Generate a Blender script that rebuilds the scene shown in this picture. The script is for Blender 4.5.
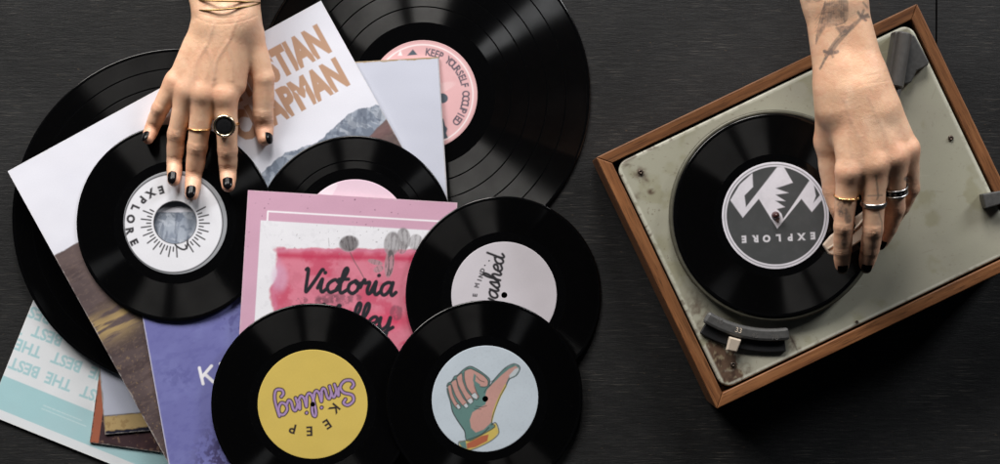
import bpy, bmesh, math, random
import numpy as np
from mathutils import Vector, Matrix
random.seed(7)
for o in list(bpy.data.objects):
    bpy.data.objects.remove(o)
scene = bpy.context.scene
C = scene.collection

# ------------------------------------------------------------------ camera, world, lamps
CAM_H = 1.6            # metres above the table top
PX = 0.0009            # metres per photo pixel on the table top
cam = bpy.data.cameras.new('camera')
cam.sensor_width = 36.0
cam.lens = 36.0 * CAM_H / (1000 * PX)
cam.clip_start = 0.05
cam.clip_end = 50.0
camo = bpy.data.objects.new('camera', cam)
camo.location = (0, 0, CAM_H)
C.objects.link(camo)
scene.camera = camo

world = bpy.data.worlds.new('World')
scene.world = world
world.use_nodes = True
bg = world.node_tree.nodes['Background']
bg.inputs[0].default_value = (0.75, 0.85, 1.0, 1)
bg.inputs[1].default_value = 0.014

scene.view_settings.view_transform = 'Standard'
scene.view_settings.look = 'None'
scene.view_settings.exposure = 0.0
scene.view_settings.gamma = 1.0


def window_light(name, loc, target, w, h, power, col):
    l = bpy.data.lights.new(name, 'AREA')
    l.shape = 'RECTANGLE'
    l.size = w
    l.size_y = h
    l.energy = power
    l.color = col
    o = bpy.data.objects.new(name, l)
    o.location = loc
    d = Vector(target) - Vector(loc)
    o.rotation_euler = d.to_track_quat('-Z', 'Y').to_euler()
    C.objects.link(o)
    return o


# a tall window in two panes beyond the top of the table, a narrow one off to the side
window_light('window_pane_light', (-1.69, 2.62, 1.66), (-0.10, -0.05, 0), 1.69, 1.12, 127, (1.0, 0.97, 0.94))
window_light('window_pane_light', (-0.04, 2.87, 1.66), (0.0, -0.05, 0), 0.94, 1.12, 83, (1.0, 0.97, 0.94))
window_light('side_window_light', (2.30, 2.18, 1.42), (0.15, -0.05, 0), 0.56, 1.0, 58, (0.95, 0.97, 1.0))


# ------------------------------------------------------------------ helpers
def P(px, py, z=0.0):
    """World point at height z above the table for a place read off the photo."""
    k = PX * (1 - z / CAM_H)
    return Vector(((px - 500) * k, (232 - py) * k, z))


def lin(r, g, b):
    f = lambda c: (c / 255 / 12.92) if c / 255 <= 0.04045 else ((c / 255 + 0.055) / 1.055) ** 2.4
    return np.array([f(r), f(g), f(b)], dtype=np.float32)


def tag(o, label=None, cat=None, group=None, kind=None):
    if label: o['label'] = label
    if cat: o['category'] = cat
    if group: o['group'] = group
    if kind: o['kind'] = kind
    return o


def empty(name, loc=(0, 0, 0), rot=None):
    o = bpy.data.objects.new(name, None)
    o.empty_display_size = 0.02
    if rot is not None:
        o.matrix_world = Matrix.Translation(Vector(loc)) @ rot.to_4x4()
    else:
        o.location = loc
    C.objects.link(o)
    return o


def mesh_obj(name, verts, faces, mat=None, parent=None, colors=None, smooth=True, fmat=None, mats=None):
    me = bpy.data.meshes.new(name)
    verts = np.asarray(verts, dtype=np.float32)
    if isinstance(faces, np.ndarray) and faces.ndim == 2:
        n, k = faces.shape
        me.vertices.add(len(verts))
        me.vertices.foreach_set('co', verts.ravel())
        me.loops.add(n * k)
        me.loops.foreach_set('vertex_index', faces.astype(np.int32).ravel())
        me.polygons.add(n)
        me.polygons.foreach_set('loop_start', np.arange(0, n * k, k, dtype=np.int32))
        me.polygons.foreach_set('loop_total', np.full(n, k, dtype=np.int32))
        me.update(calc_edges=True)
    else:
        me.from_pydata([tuple(v) for v in verts.tolist()], [], [tuple(f) for f in faces])
    me.validate()
    if colors is not None:
        a = me.color_attributes.new('Col', 'FLOAT_COLOR', 'POINT')
        c4 = np.ones((len(verts), 4), dtype=np.float32)
        c4[:, :colors.shape[1]] = colors
        a.data.foreach_set('color', c4.ravel())
    for m in (mats or ([mat] if mat else [])):
        me.materials.append(m)
    if fmat is not None:
        me.polygons.foreach_set('material_index', np.asarray(fmat, dtype=np.int32))
    if smooth:
        me.polygons.foreach_set('use_smooth', np.ones(len(me.polygons), dtype=bool))
    me.update()
    o = bpy.data.objects.new(name, me)
    C.objects.link(o)
    if parent: o.parent = parent
    return o


def bm_obj(name, bm, mat, parent=None, smooth=False):
    me = bpy.data.meshes.new(name)
    bmesh.ops.recalc_face_normals(bm, faces=bm.faces)
    bm.to_mesh(me)
    bm.free()
    if mat: me.materials.append(mat)
    if smooth:
        for p in me.polygons: p.use_smooth = True
    o = bpy.data.objects.new(name, me)
    C.objects.link(o)
    if parent: o.parent = parent
    return o


def bevel(o, w, seg=2, angle=0.6):
    m = o.modifiers.new('bevel', 'BEVEL')
    m.width = w
    m.segments = seg
    m.limit_method = 'ANGLE'
    m.angle_limit = angle
    return o


def prism(name, pts, z0, z1, mat, parent=None, bev=0.0, smooth=False):
    """Upright prism over a polygon (local x, y)."""
    bm = bmesh.new()
    lo = [bm.verts.new((x, y, z0)) for x, y in pts]
    hi = [bm.verts.new((x, y, z1)) for x, y in pts]
    n = len(pts)
    bm.faces.new(hi)
    bm.faces.new(lo[::-1])
    for i in range(n):
        bm.faces.new((lo[i], lo[(i + 1) % n], hi[(i + 1) % n], hi[i]))
    o = bm_obj(name, bm, mat, parent, smooth)
    if bev: bevel(o, bev)
    return o


def lathe(name, prof, mats, parent=None, seg=160, fm=None, loc=(0, 0, 0)):
    """Closed or open profile of (r, z); fm gives a material index per profile span."""
    prof = np.array(prof, dtype=float)
    a = np.linspace(0, 2 * np.pi, seg, endpoint=False)
    k = len(prof)
    V = np.zeros((k, seg, 3))
    V[..., 0] = prof[:, :1] * np.cos(a)
    V[..., 1] = prof[:, :1] * np.sin(a)
    V[..., 2] = prof[:, 1:2]
    i = np.arange(k - 1)[:, None]
    j = np.arange(seg)[None, :]
    j2 = (j + 1) % seg
    F = np.stack([i * seg + j, i * seg + j2, (i + 1) * seg + j2, (i + 1) * seg + j], -1).reshape(-1, 4)
    f = None if fm is None else np.repeat(np.array(fm), seg)
    o = mesh_obj(name, V.reshape(-1, 3), F[:, ::-1] if prof[0, 0] < prof[-1, 0] else F, parent=parent, mats=mats, fmat=f)
    o.location = loc
    return o


def torus_path(name, pts, rad, mat, parent=None, closed=True, seg=8, flat=1.0, up=None):
    """Tube through points; flat squashes it along the local normal."""
    pts = [Vector(p) for p in pts]
    n = len(pts)
    V, F = [], []
    for i, p in enumerate(pts):
        t = (pts[(i + 1) % n] - pts[i - 1]) if closed else (pts[min(i + 1, n - 1)] - pts[max(i - 1, 0)])
        t.normalize()
        u = Vector(up) if up is not None else Vector((0, 0, 1))
        s = t.cross(u)
        if s.length < 1e-3: s = t.cross(Vector((0, 1, 0)))
        s.normalize()
        w = s.cross(t)
        r = rad[i] if hasattr(rad, '__len__') else rad
        for k in range(seg):
            a = 2 * math.pi * k / seg
            V.append(p + s * (math.cos(a) * r * flat) + w * (math.sin(a) * r))
    m = n if closed else n - 1
    for i in range(m):
        for k in range(seg):
            a, b = i * seg + k, i * seg + (k + 1) % seg
            c, d = ((i + 1) % n) * seg + (k + 1) % seg, ((i + 1) % n) * seg + k
            F.append((a, b, c, d))
    if not closed:
        F.append(tuple(range(seg - 1, -1, -1)))
        F.append(tuple((n - 1) * seg + k for k in range(seg)))
    return mesh_obj(name, np.array([tuple(v) for v in V]), F, mat, parent)


# ------------------------------------------------------------------ numpy noise
def vnoise(X, Y, scale, seed):
    rng = np.random.RandomState(seed)
    T = rng.rand(256, 256).astype(np.float32)
    x = np.asarray(X, dtype=np.float64) / scale + 1000.3
    y = np.asarray(Y, dtype=np.float64) / scale + 1000.7
    xi = np.floor(x).astype(int); yi = np.floor(y).astype(int)
    fx = x - xi; fy = y - yi
    fx = fx * fx * (3 - 2 * fx); fy = fy * fy * (3 - 2 * fy)
    g = lambda a, b: T[a % 256, b % 256]
    return ((g(xi, yi) * (1 - fx) + g(xi + 1, yi) * fx) * (1 - fy) + (g(xi, yi + 1) * (1 - fx) + g(xi + 1, yi + 1) * fx) * fy).astype(np.float32)


def fbm(X, Y, scale, seed, octs=4):
    s, a, t = 0, 1.0, 0
    for k in range(octs):
        s = s + a * vnoise(X, Y, scale / 2 ** k, seed + k)
        t += a
        a *= 0.55
    return s / t


def sstep(x, a, b):
    t = np.clip((x - a) / (b - a), 0, 1)
    return t * t * (3 - 2 * t)


# ------------------------------------------------------------------ printing on paper: colours of a fine mesh's vertices
def catmull(pts, n=6, closed=False):
    p = [np.array(q, float) for q in pts]
    if closed: p = [p[-1]] + p + [p[0], p[1]]
    else: p = [2 * p[0] - p[1]] + p + [2 * p[-1] - p[-2]]
    out = []
    for i in range(1, len(p) - 2):
        for k in range(n):
            t = k / n
            a, b, c, d = p[i - 1], p[i], p[i + 1], p[i + 2]
            out.append(0.5 * (2 * b + (c - a) * t + (2 * a - 5 * b + 4 * c - d) * t * t + (3 * b - a - 3 * c + d) * t ** 3))
    if not closed: out.append(p[-2])
    return np.array(out)


class Print:
    """Ink on paper. X, Y: where each vertex lies in the design's plan (photo pixels)."""
    def __init__(self, X, Y, base):
        self.X = np.asarray(X, np.float32).ravel()
        self.Y = np.asarray(Y, np.float32).ravel()
        self.c = np.tile(np.asarray(base, np.float32), (len(self.X), 1))

    def mix(self, m, col, idx=slice(None)):
        m = np.asarray(m, np.float32)[:, None]
        self.c[idx] = self.c[idx] * (1 - m) + np.asarray(col, np.float32) * m

    def _near(self, pts, pad):
        lo = pts.min(0) - pad; hi = pts.max(0) + pad
        return np.nonzero((self.X > lo[0]) & (self.X < hi[0]) & (self.Y > lo[1]) & (self.Y < hi[1]))[0]

    @staticmethod
    def _segdist(x, y, a, b):
        d = b - a
        L = max(float(d @ d), 1e-9)
        t = np.clip(((x - a[0]) * d[0] + (y - a[1]) * d[1]) / L, 0, 1)
        return np.hypot(x - a[0] - t * d[0], y - a[1] - t * d[1])

    def stroke(self, pts, w, col, alpha=1.0, aa=0.45):
        pts = np.array(pts, float)
        i = self._near(pts, w + 2)
        if not len(i): return
        x, y = self.X[i], self.Y[i]
        d = np.full(len(i), 1e9)
        for a, b in zip(pts[:-1], pts[1:]):
            d = np.minimum(d, self._segdist(x, y, a, b))
        self.mix(np.clip(0.5 - (d - w / 2) / (2 * aa), 0, 1) * alpha, col, i)

    def edges(self, E, col, alpha=1.0, aa=0.45, grow=0.0):
        E = np.asarray(E, float)
        i = self._near(E.reshape(-1, 2), 2 + grow)
        if not len(i): return
        x, y = self.X[i].astype(float), self.Y[i].astype(float)
        d = np.full(len(i), 1e9)
        ins = np.zeros(len(i), bool)
        for (a, b) in E:
            d = np.minimum(d, self._segdist(x, y, a, b))
            if a[1] != b[1]:
                c = (a[1] > y) != (b[1] > y)
                ins ^= c & (x < (b[0] - a[0]) * (y - a[1]) / (b[1] - a[1]) + a[0])
        sd = np.where(ins, -d, d) - grow
        self.mix(np.clip(0.5 - sd / (2 * aa), 0, 1) * alpha, col, i)

    def poly(self, pts, col, alpha=1.0, aa=0.45, grow=0.0):
        p = np.array(pts, float)
        self.edges(np.stack([p, np.roll(p, -1, 0)], 1), col, alpha, aa, grow)

    def ellipse(self, c, rx, ry, rot, col, alpha=1.0, soft=0.1):
        dx, dy = self.X - c[0], self.Y - c[1]
        k, s = math.cos(math.radians(rot)), math.sin(math.radians(rot))
        q = np.hypot((dx * k + dy * s) / rx, (-dx * s + dy * k) / ry)
        self.mix((1 - sstep(q, 1 - soft, 1 + soft)) * alpha, col)

    def text(self, s, at, ang, cap, col, width=None, bold=0.0, sx=1.0, align='c', alpha=1.0, grow=0.0):
        """Lettering: at = centre of the line (half cap height), ang in degrees clockwise, cap = cap height in pixels."""
        E, w = glyph_edges(s, bold)
        k = cap / CAP
        kx = (width / w) if width else k * sx
        off = {'c': -w / 2, 'l': 0.0, 'r': -w}[align]
        a = math.radians(ang)
        d = np.array([math.cos(a), math.sin(a)]); u = np.array([math.sin(a), -math.cos(a)])
        Q = np.array(at, float) + (E[..., :1] + off) * kx * d + (E[..., 1:] - CAP / 2) * k * u
        self.edges(Q, col, alpha, grow=grow)

    def script(self, s, at, ang, unit, xh, w, col, slant=0.18, alpha=1.0, under=None):
        """Brush lettering: at = start of the baseline."""
        a = math.radians(ang)
        d = np.array([math.cos(a), math.sin(a)]); u = np.array([math.sin(a), -math.cos(a)])
        x0 = 0.0
        S = []
        for ch in s:
            st, adv = SCRIPT[ch]
            for q in st:
                q = np.array(q, float)
                q = catmull(q, 6) if len(q) > 2 else q
                S.append(np.array(at, float) + ((q[:, :1] + x0) * unit + q[:, 1:] * xh * slant) * d + q[:, 1:] * xh * u)
            x0 += adv
        if under:
            for q in S: self.stroke(q, w + under[0], under[1], alpha)
        for q in S: self.stroke(q, w, col, alpha)


_glyphs = {}
def glyph_edges(s, bold):
    key = (s, bold)
    if key not in _glyphs:
        cu = bpy.data.curves.new('lettering', 'FONT')
        cu.body = s
        cu.size = 1.0
        cu.offset = bold
        cu.resolution_u = 3
        o = bpy.data.objects.new('lettering', cu)
        C.objects.link(o)
        bpy.context.view_layer.update()
        me = bpy.data.meshes.new_from_object(o.evaluated_get(bpy.context.evaluated_depsgraph_get()))
        bm = bmesh.new(); bm.from_mesh(me)
        E = np.array([[e.verts[0].co[:2], e.verts[1].co[:2]] for e in bm.edges if len(e.link_faces) == 1], float)
        bm.free()
        bpy.data.objects.remove(o); bpy.data.curves.remove(cu); bpy.data.meshes.remove(me)
        lo = E[..., 0].min(); w = E[..., 0].max() - lo
        E[..., 0] -= lo
        _glyphs[key] = (E, w)
    return _glyphs[key]


_e, _ = glyph_edges('H', 0.0)
CAP = float(_e[..., 1].max())

SCRIPT = {
    'i': ([[(0, .3), (.2, 1), (.2, .3), (.35, 0), (.6, .25)], [(.3, 1.5), (.32, 1.52)]], .55),
    'c': ([[(.75, .8), (.5, 1), (.15, .7), (.1, .3), (.35, 0), (.8, .25)]], .72),
    't': ([[(0, .3), (.35, 1.2), (.5, 1.75), (.4, 1.95), (.25, 1.6), (.2, .4), (.35, 0), (.7, .25)], [(.05, 1.05), (.65, 1.1)]], .66),
    'o': ([[(.5, 1), (.15, .72), (.12, .25), (.42, 0), (.72, .3), (.7, .8), (.48, 1), (.6, .78), (.95, .85)]], .88),
    'r': ([[(0, .5), (.18, 1.1), (.28, .85), (.56, .92), (.5, .35), (.62, .03), (.85, .25)]], .78),
    'a': ([[(.75, .85), (.5, 1), (.16, .75), (.1, .25), (.34, 0), (.64, .35), (.78, 1), (.75, .3), (.88, 0), (1.1, .25)]], 1.02),
    'l': ([[(0, .3), (.4, 1.25), (.47, 1.85), (.33, 2), (.2, 1.5), (.18, .3), (.35, 0), (.6, .25)]], .56),
    'e': ([[(.05, .42), (.5, .55), (.6, .85), (.4, 1), (.15, .75), (.1, .25), (.35, 0), (.75, .25)]], .7),
    'y': ([[(.1, .95), (.1, .4), (.3, .05), (.6, .35), (.72, 1), (.68, 0), (.55, -.8), (.25, -.95), (.2, -.6), (.6, -.1), (1, .25)]], .95),
    'V': ([[(-.02, 1.68), (.06, 1.76), (.13, 1.5), (.2, .12), (.32, .06), (.72, .95), (1.0, 1.68), (1.1, 1.72)]], .96),
    'S': ([[(.75, 1.5), (.95, 1.75), (.7, 2.05), (.25, 1.85), (.22, 1.35), (.75, .9), (.85, .35), (.45, 0), (0, .15), (-.1, .55), (.1, .75)]], 1.0),
    'm': ([[(0, .4), (.15, 1), (.2, 0)], [(.2, .6), (.45, 1), (.56, .8), (.56, 0)], [(.56, .6), (.8, 1), (.92, .8), (.92, .2), (1.05, 0), (1.25, .25)]], 1.2),
    'n': ([[(0, .4), (.15, 1), (.2, 0)], [(.2, .6), (.45, 1), (.58, .8), (.58, .2), (.72, 0), (.9, .25)]], .88),
    'g': ([[(.7, .85), (.45, 1), (.12, .7), (.12, .25), (.4, 0), (.68, .4), (.76, 1), (.75, -.4), (.5, -1.15), (.1, -1.05), (.05, -.7), (.25, -.5)]], .95),
    's': ([[(0, .2), (.4, 1.1), (.5, .6), (.55, .2), (.3, -.02), (.08, .12)], [(.5, .1), (.75, .25)]], .68),
    'h': ([[(0, .3), (.35, 1.3), (.42, 1.9), (.28, 2), (.18, 1.4), (.15, 0)], [(.17, .5), (.45, 1), (.6, .75), (.6, .2), (.75, 0), (.95, .25)]], .9),
    'd': ([[(.65, .85), (.4, 1), (.1, .7), (.1, .25), (.35, 0), (.62, .4), (.78, 2)], [(.66, .6), (.7, .15), (.85, 0), (1.05, .25)]], .95),
    'w': ([[(.1, .95), (.1, .3), (.25, 0), (.5, .4), (.55, .9)], [(.55, .5), (.65, 0), (.9, .3), (1, .95)]], 1.1),
}


def Z(ox, oy, s):
    """Reads points off an enlarged view of the photo."""
    return lambda *pts: [(ox + x / s, oy + y / s) for x, y in pts]


# ------------------------------------------------------------------ materials
class NT:
    def __init__(self, name):
        self.m = bpy.data.materials.new(name)
        self.m.use_nodes = True
        self.t = self.m.node_tree
        self.b = self.t.nodes['Principled BSDF']

    def n(self, typ, **kw):
        nd = self.t.nodes.new(typ)
        for k, v in kw.items():
            if k in nd.inputs: nd.inputs[k].default_value = v
            else: setattr(nd, k, v)
        return nd

    def l(self, a, b): self.t.links.new(a, b)

    def ramp(self, src, stops):
        r = self.n('ShaderNodeValToRGB')
        e = r.color_ramp.elements
        while len(e) < len(stops): e.new(0.5)
        for el, (p, c) in zip(e, stops):
            el.position = p
            el.color = (c, c, c, 1) if not hasattr(c, '__len__') else (*c[:3], 1)
        self.l(src, r.inputs[0])
        return r

    def mixc(self, f, a, b, mode='MIX'):
        m = self.n('ShaderNodeMix', data_type='RGBA', blend_type=mode)
        for sock, v in ((m.inputs[0], f), (m.inputs[6], a), (m.inputs[7], b)):
            if hasattr(v, 'is_output') or isinstance(v, bpy.types.NodeSocket): self.l(v, sock)
            elif hasattr(v, '__len__'): sock.default_value = (*[float(q) for q in v[:3]], 1)
            else: sock.default_value = v
        return m.outputs[2]

    def coord(self, scale, kind='Object'):
        tc = self.n('ShaderNodeTexCoord')
        mp = self.n('ShaderNodeMapping')
        mp.inputs['Scale'].default_value = scale
        self.l(tc.outputs[kind], mp.inputs[0])
        return mp.outputs[0]

    def noise(self, vec, scale, detail=4, rough=0.55):
        nz = self.n('ShaderNodeTexNoise')
        nz.inputs['Scale'].default_value = scale
        nz.inputs['Detail'].default_value = detail
        nz.inputs['Roughness'].default_value = rough
        if vec is not None: self.l(vec, nz.inputs['Vector'])
        return nz

    def bump(self, h, strength=0.3, dist=0.0005, normal=None):
        b = self.n('ShaderNodeBump')
        b.inputs['Strength'].default_value = strength
        b.inputs['Distance'].default_value = dist
        self.l(h, b.inputs['Height'])
        if normal is not None: self.l(normal, b.inputs['Normal'])
        self.l(b.outputs[0], self.b.inputs['Normal'])
        return b.outputs[0]

    def set(self, **kw):
        for k, v in kw.items():
            k = k.replace('_', ' ')
            s = self.b.inputs[k]
            s.default_value = (*[float(q) for q in v[:3]], 1) if hasattr(v, '__len__') and len(v) == 3 and s.type == 'RGBA' else v
        return self


def plain(name, col, rough=0.5, metal=0.0, noise=0.0, nscale=300, bump=0.0, spec=0.5):
    t = NT(name)
    t.set(Roughness=rough, Metallic=metal)
    t.b.inputs['Specular IOR Level'].default_value = spec
    v = t.coord((1, 1, 1))
    nz = t.noise(v, nscale, 5)
    c = np.array(col, float)
    r = t.ramp(nz.outputs[0], [(0.3, c * (1 - noise)), (0.7, np.clip(c * (1 + noise), 0, 1))])
    t.l(r.outputs[0], t.b.inputs['Base Color'])
    if bump: t.bump(nz.outputs[0], bump, 0.0003)
    return t.m


def printed(name, rough=0.5, bump=0.15, spec=0.4):
    t = NT(name)
    at = t.n('ShaderNodeAttribute', attribute_name='Col')
    v = t.coord((1, 1, 1))
    nz = t.noise(v, 900, 3)
    r = t.ramp(nz.outputs[0], [(0.25, 0.955), (0.75, 1.0)])
    t.l(t.mixc(1.0, at.outputs['Color'], r.outputs[0], 'MULTIPLY'), t.b.inputs['Base Color'])
    t.set(Roughness=rough)
    t.b.inputs['Specular IOR Level'].default_value = spec
    wv = t.noise(v, 14, 2)
    b1 = t.bump(wv.outputs[0], 0.35, 0.004)
    t.bump(nz.outputs[0], bump, 0.0002, b1)
    return t.m


def vinyl(name, rough, aniso, fac):
    """Black vinyl; cut grooves spread a highlight along the radius only, so lamps show as fans."""
    t = NT(name)
    v = t.coord((1, 1, 1))
    out = t.t.nodes['Material Output']
    t.t.nodes.remove(t.b)
    df = t.n('ShaderNodeBsdfDiffuse')
    du = t.noise(v, 1700, 2)
    r = t.ramp(du.outputs[0], [(0.70, (0.0016, 0.0016, 0.0018)), (0.78, (0.035, 0.035, 0.034))])
    t.l(r.outputs[0], df.inputs['Color'])
    gl = t.n('ShaderNodeBsdfAnisotropic')
    gl.inputs['Color'].default_value = (1, 0.99, 0.97, 1)
    gl.inputs['Roughness'].default_value = rough
    fac_in = None
    if aniso:
        tg = t.n('ShaderNodeTangent', direction_type='RADIAL', axis='Z')
        t.l(tg.outputs[0], gl.inputs['Tangent'])
        gl.inputs['Anisotropy'].default_value = aniso
        gl.inputs['Rotation'].default_value = 0.0
        sc = t.noise(v, 30, 4)
        fr = t.ramp(sc.outputs[0], [(0.3, fac * 0.75), (0.7, fac * 1.2)])
        fac_in = fr.outputs[0]
    mx = t.n('ShaderNodeMixShader')
    if fac_in: t.l(fac_in, mx.inputs[0])
    else: mx.inputs[0].default_value = fac
    t.l(df.outputs[0], mx.inputs[1])
    t.l(gl.outputs[0], mx.inputs[2])
    t.l(mx.outputs[0], out.inputs['Surface'])
    return t.m


M_groove = vinyl('vinyl_groove', 0.30, 0.80, 0.014)
M_wide = vinyl('vinyl_wide_groove', 0.32, 0.80, 0.05)
M_smooth = vinyl('vinyl_smooth', 0.15, 0.0, 0.04)
M_paper = printed('printed_paper', 0.55)
M_card = printed('printed_card', 0.5)
M_cardedge = plain('card_edge', lin(205, 198, 185), 0.8, noise=0.12, nscale=600)


def table_mat():
    t = NT('black_painted_wood')
    v = t.coord((1, 1, 1))
    g1 = t.noise(t.coord((45, 420, 50)), 1.0, 6, 0.62)
    g2 = t.noise(t.coord((190, 1300, 200)), 1.0, 3, 0.6)
    g3 = t.noise(t.coord((900, 70, 200)), 1.0, 3, 0.6)
    big = t.noise(v, 5, 4)
    c = t.ramp(g1.outputs[0], [(0.25, (0.0095, 0.0096, 0.0099)), (0.5, (0.0165, 0.0166, 0.0170)), (0.78, (0.0275, 0.0275, 0.0275))])
    cc = t.mixc(0.6, c.outputs[0], t.ramp(g2.outputs[0], [(0.3, 0.6), (0.7, 1.0)]).outputs[0], 'MULTIPLY')
    cc = t.mixc(0.45, cc, t.ramp(g3.outputs[0], [(0.3, 0.6), (0.6, 1.0)]).outputs[0], 'MULTIPLY')
    cc = t.mixc(0.8, cc, t.ramp(big.outputs[0], [(0.33, 0.62), (0.67, 1.22)]).outputs[0], 'MULTIPLY')
    # worn paint: short pale scratches along the grain, a few specks of bare wood
    w = t.noise(t.coord((42, 900, 100)), 1.0, 3, 0.5)
    wr = t.ramp(w.outputs[0], [(0.585, 0.0), (0.68, 1.0)])
    msk = t.ramp(t.noise(v, 19, 4).outputs[0], [(0.42, 0.0), (0.62, 0.65)])
    f = t.mixc(1.0, wr.outputs[0], msk.outputs[0], 'MULTIPLY')
    cc = t.mixc(f, cc, (0.085, 0.078, 0.068))
    sp = t.ramp(t.noise(t.coord((180, 420, 100)), 1.0, 2, 0.5).outputs[0], [(0.70, 0.0), (0.77, 0.6)])
    cc = t.mixc(sp.outputs[0], cc, (0.085, 0.06, 0.04))
    # lint
    li = t.ramp(t.noise(v, 620, 1, 0.5).outputs[0], [(0.775, 0.0), (0.82, 0.55)])
    t.l(t.mixc(li.outputs[0], cc, (0.12, 0.115, 0.11)), t.b.inputs['Base Color'])
    r = t.ramp(big.outputs[0], [(0.3, 0.46), (0.7, 0.60)])
    t.l(r.outputs[0], t.b.inputs['Roughness'])
    t.b.inputs['Specular IOR Level'].default_value = 0.32
    b = t.bump(g1.outputs[0], 0.34, 0.0006)
    b = t.bump(g3.outputs[0], 0.12, 0.0004, b)
    t.bump(g2.outputs[0], 0.55, 0.0004, b)
    return t.m


def walnut():
    t = NT('oiled_walnut')
    inf = t.n('ShaderNodeObjectInfo')
    tc = t.n('ShaderNodeTexCoord')
    add = t.n('ShaderNodeVectorMath', operation='ADD')
    t.l(tc.outputs['Object'], add.inputs[0])
    sc = t.n('ShaderNodeVectorMath', operation='SCALE')
    t.l(inf.outputs['Random'], sc.inputs['Scale'])
    sc.inputs[0].default_value = (3, 5, 2)
    t.l(sc.outputs[0], add.inputs[1])
    def mp(s):
        m = t.n('ShaderNodeMapping')
        m.inputs['Scale'].default_value = s
        t.l(add.outputs[0], m.inputs[0])
        return m.outputs[0]
    g = t.noise(mp((14, 260, 260)), 1.0, 7, 0.6)
    pores = t.noise(mp((70, 1500, 1500)), 1.0, 2, 0.5)
    c = t.ramp(g.outputs[0], [(0.25, (0.105, 0.038, 0.014)), (0.5, (0.225, 0.090, 0.033)), (0.78, (0.33, 0.148, 0.060))])
    p = t.ramp(pores.outputs[0], [(0.32, 0.45), (0.45, 1.0)])
    cl = t.mixc(1.0, c.outputs[0], p.outputs[0], 'MULTIPLY')
    vr = t.ramp(t.noise(mp((6, 40, 40)), 1.0, 4, 0.6).outputs[0], [(0.3, 0.62), (0.68, 1.12)])
    t.l(t.mixc(1.0, cl, vr.outputs[0], 'MULTIPLY'), t.b.inputs['Base Color'])
    t.set(Roughness=0.42)
    t.bump(g.outputs[0], 0.25, 0.0003)
    return t.m


def skin_mat():
    t = NT('skin')
    at = t.n('ShaderNodeAttribute', attribute_name='Col')
    v = t.coord((1, 1, 1))
    nz = t.noise(v, 120, 5, 0.6)
    r = t.ramp(nz.outputs[0], [(0.25, (0.90, 0.86, 0.83)), (0.75, (1.0, 1.0, 1.0))])
    t.l(t.mixc(1.0, at.outputs['Color'], r.outputs[0], 'MULTIPLY'), t.b.inputs['Base Color'])
    t.set(Roughness=0.38)
    t.b.inputs['Specular IOR Level'].default_value = 0.5
    t.b.inputs['Subsurface Weight'].default_value = 0.12
    t.b.inputs['Subsurface Radius'].default_value = (1.0, 0.35, 0.18)
    t.b.inputs['Subsurface Scale'].default_value = 0.0025
    vo = t.n('ShaderNodeTexVoronoi', feature='DISTANCE_TO_EDGE')
    vo.inputs['Scale'].default_value = 900
    t.l(v, vo.inputs['Vector'])
    fine = t.noise(v, 450, 4, 0.6)
    b = t.bump(fine.outputs[0], 0.36, 0.0006)
    t.bump(vo.outputs[0], 0.5, 0.0004, b)
    return t.m


M_table = table_mat()
M_walnut = walnut()
M_skin = skin_mat()
M_nail = plain('black_nail_polish', (0.003, 0.0025, 0.003), 0.2, spec=0.14)
M_gold = plain('gold', (0.83, 0.55, 0.24), 0.25, 1.0, 0.06, 800)
M_oldgold = plain('dark_gold', (0.34, 0.225, 0.09), 0.32, 1.0, 0.1, 800)
M_palegold = plain('pale_gold', (0.80, 0.66, 0.46), 0.25, 1.0, 0.06, 800)
M_silver = plain('silver', (0.62, 0.60, 0.58), 0.28, 1.0, 0.08, 900)
M_onyx = plain('black_stone', (0.012, 0.012, 0.013), 0.3, 0, 0.6, 900, 0.9)
M_dark = plain('black_plastic', (0.010, 0.010, 0.011), 0.45, 0, 0.2)
M_greypl = plain('grey_plastic', (0.105, 0.10, 0.094), 0.42, 0, 0.12, 200, 0.1)
M_slate = plain('slate_grey_plastic', (0.066, 0.065, 0.063), 0.45, 0, 0.2, 300, 0.15)
M_rubber = plain('black_rubber_mat', (0.012, 0.012, 0.012), 0.7, 0, 0.2)
M_screw = plain('tarnished_steel', (0.10, 0.075, 0.06), 0.4, 0.8, 0.5, 700)
M_rim = plain('worn_steel_rim', (0.10, 0.095, 0.07), 0.45, 0.3, 0.2, 150)
M_cream = plain('cream_plastic', lin(205, 190, 172), 0.4, 0, 0.05, 200)
M_arm = plain('ivory_painted_metal', lin(190, 172, 155), 0.4, 0, 0.06, 200)
M_brown = plain('brown_rubber', (0.06, 0.02, 0.018), 0.35, 0, 0.2)

# ------------------------------------------------------------------ table
# black painted boards with one narrow open crack; a dark underside shows in it
SX = P(936.5, 0).x
Y1 = P(0, 215).y
o = prism('table_top', [(-1.6, -1.2), (1.6, -1.2), (1.6, 1.2), (SX + .0030, 1.2), (SX + .0009, P(0, 20).y), (SX - .0008, Y1), (SX - .0014, Y1), (SX - .0009, P(0, 20).y), (SX + .0012, 1.2), (-1.6, 1.2)], -0.03, 0.0, M_table)
tag(o, kind='structure')
prism('table_underside', [(-1.6, -1.2), (1.6, -1.2), (1.6, 1.2), (-1.6, 1.2)], -0.06, -0.034, M_dark)
tag(bpy.data.objects['table_underside'], kind='structure')

# ------------------------------------------------------------------ the pile: where each flat thing comes to rest
GS = 3.0
GX, GY = np.meshgrid(np.arange(-60, 660, GS), np.arange(-140, 620, GS))
HF = np.zeros_like(GX)            # height of the pile so far, metres


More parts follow.
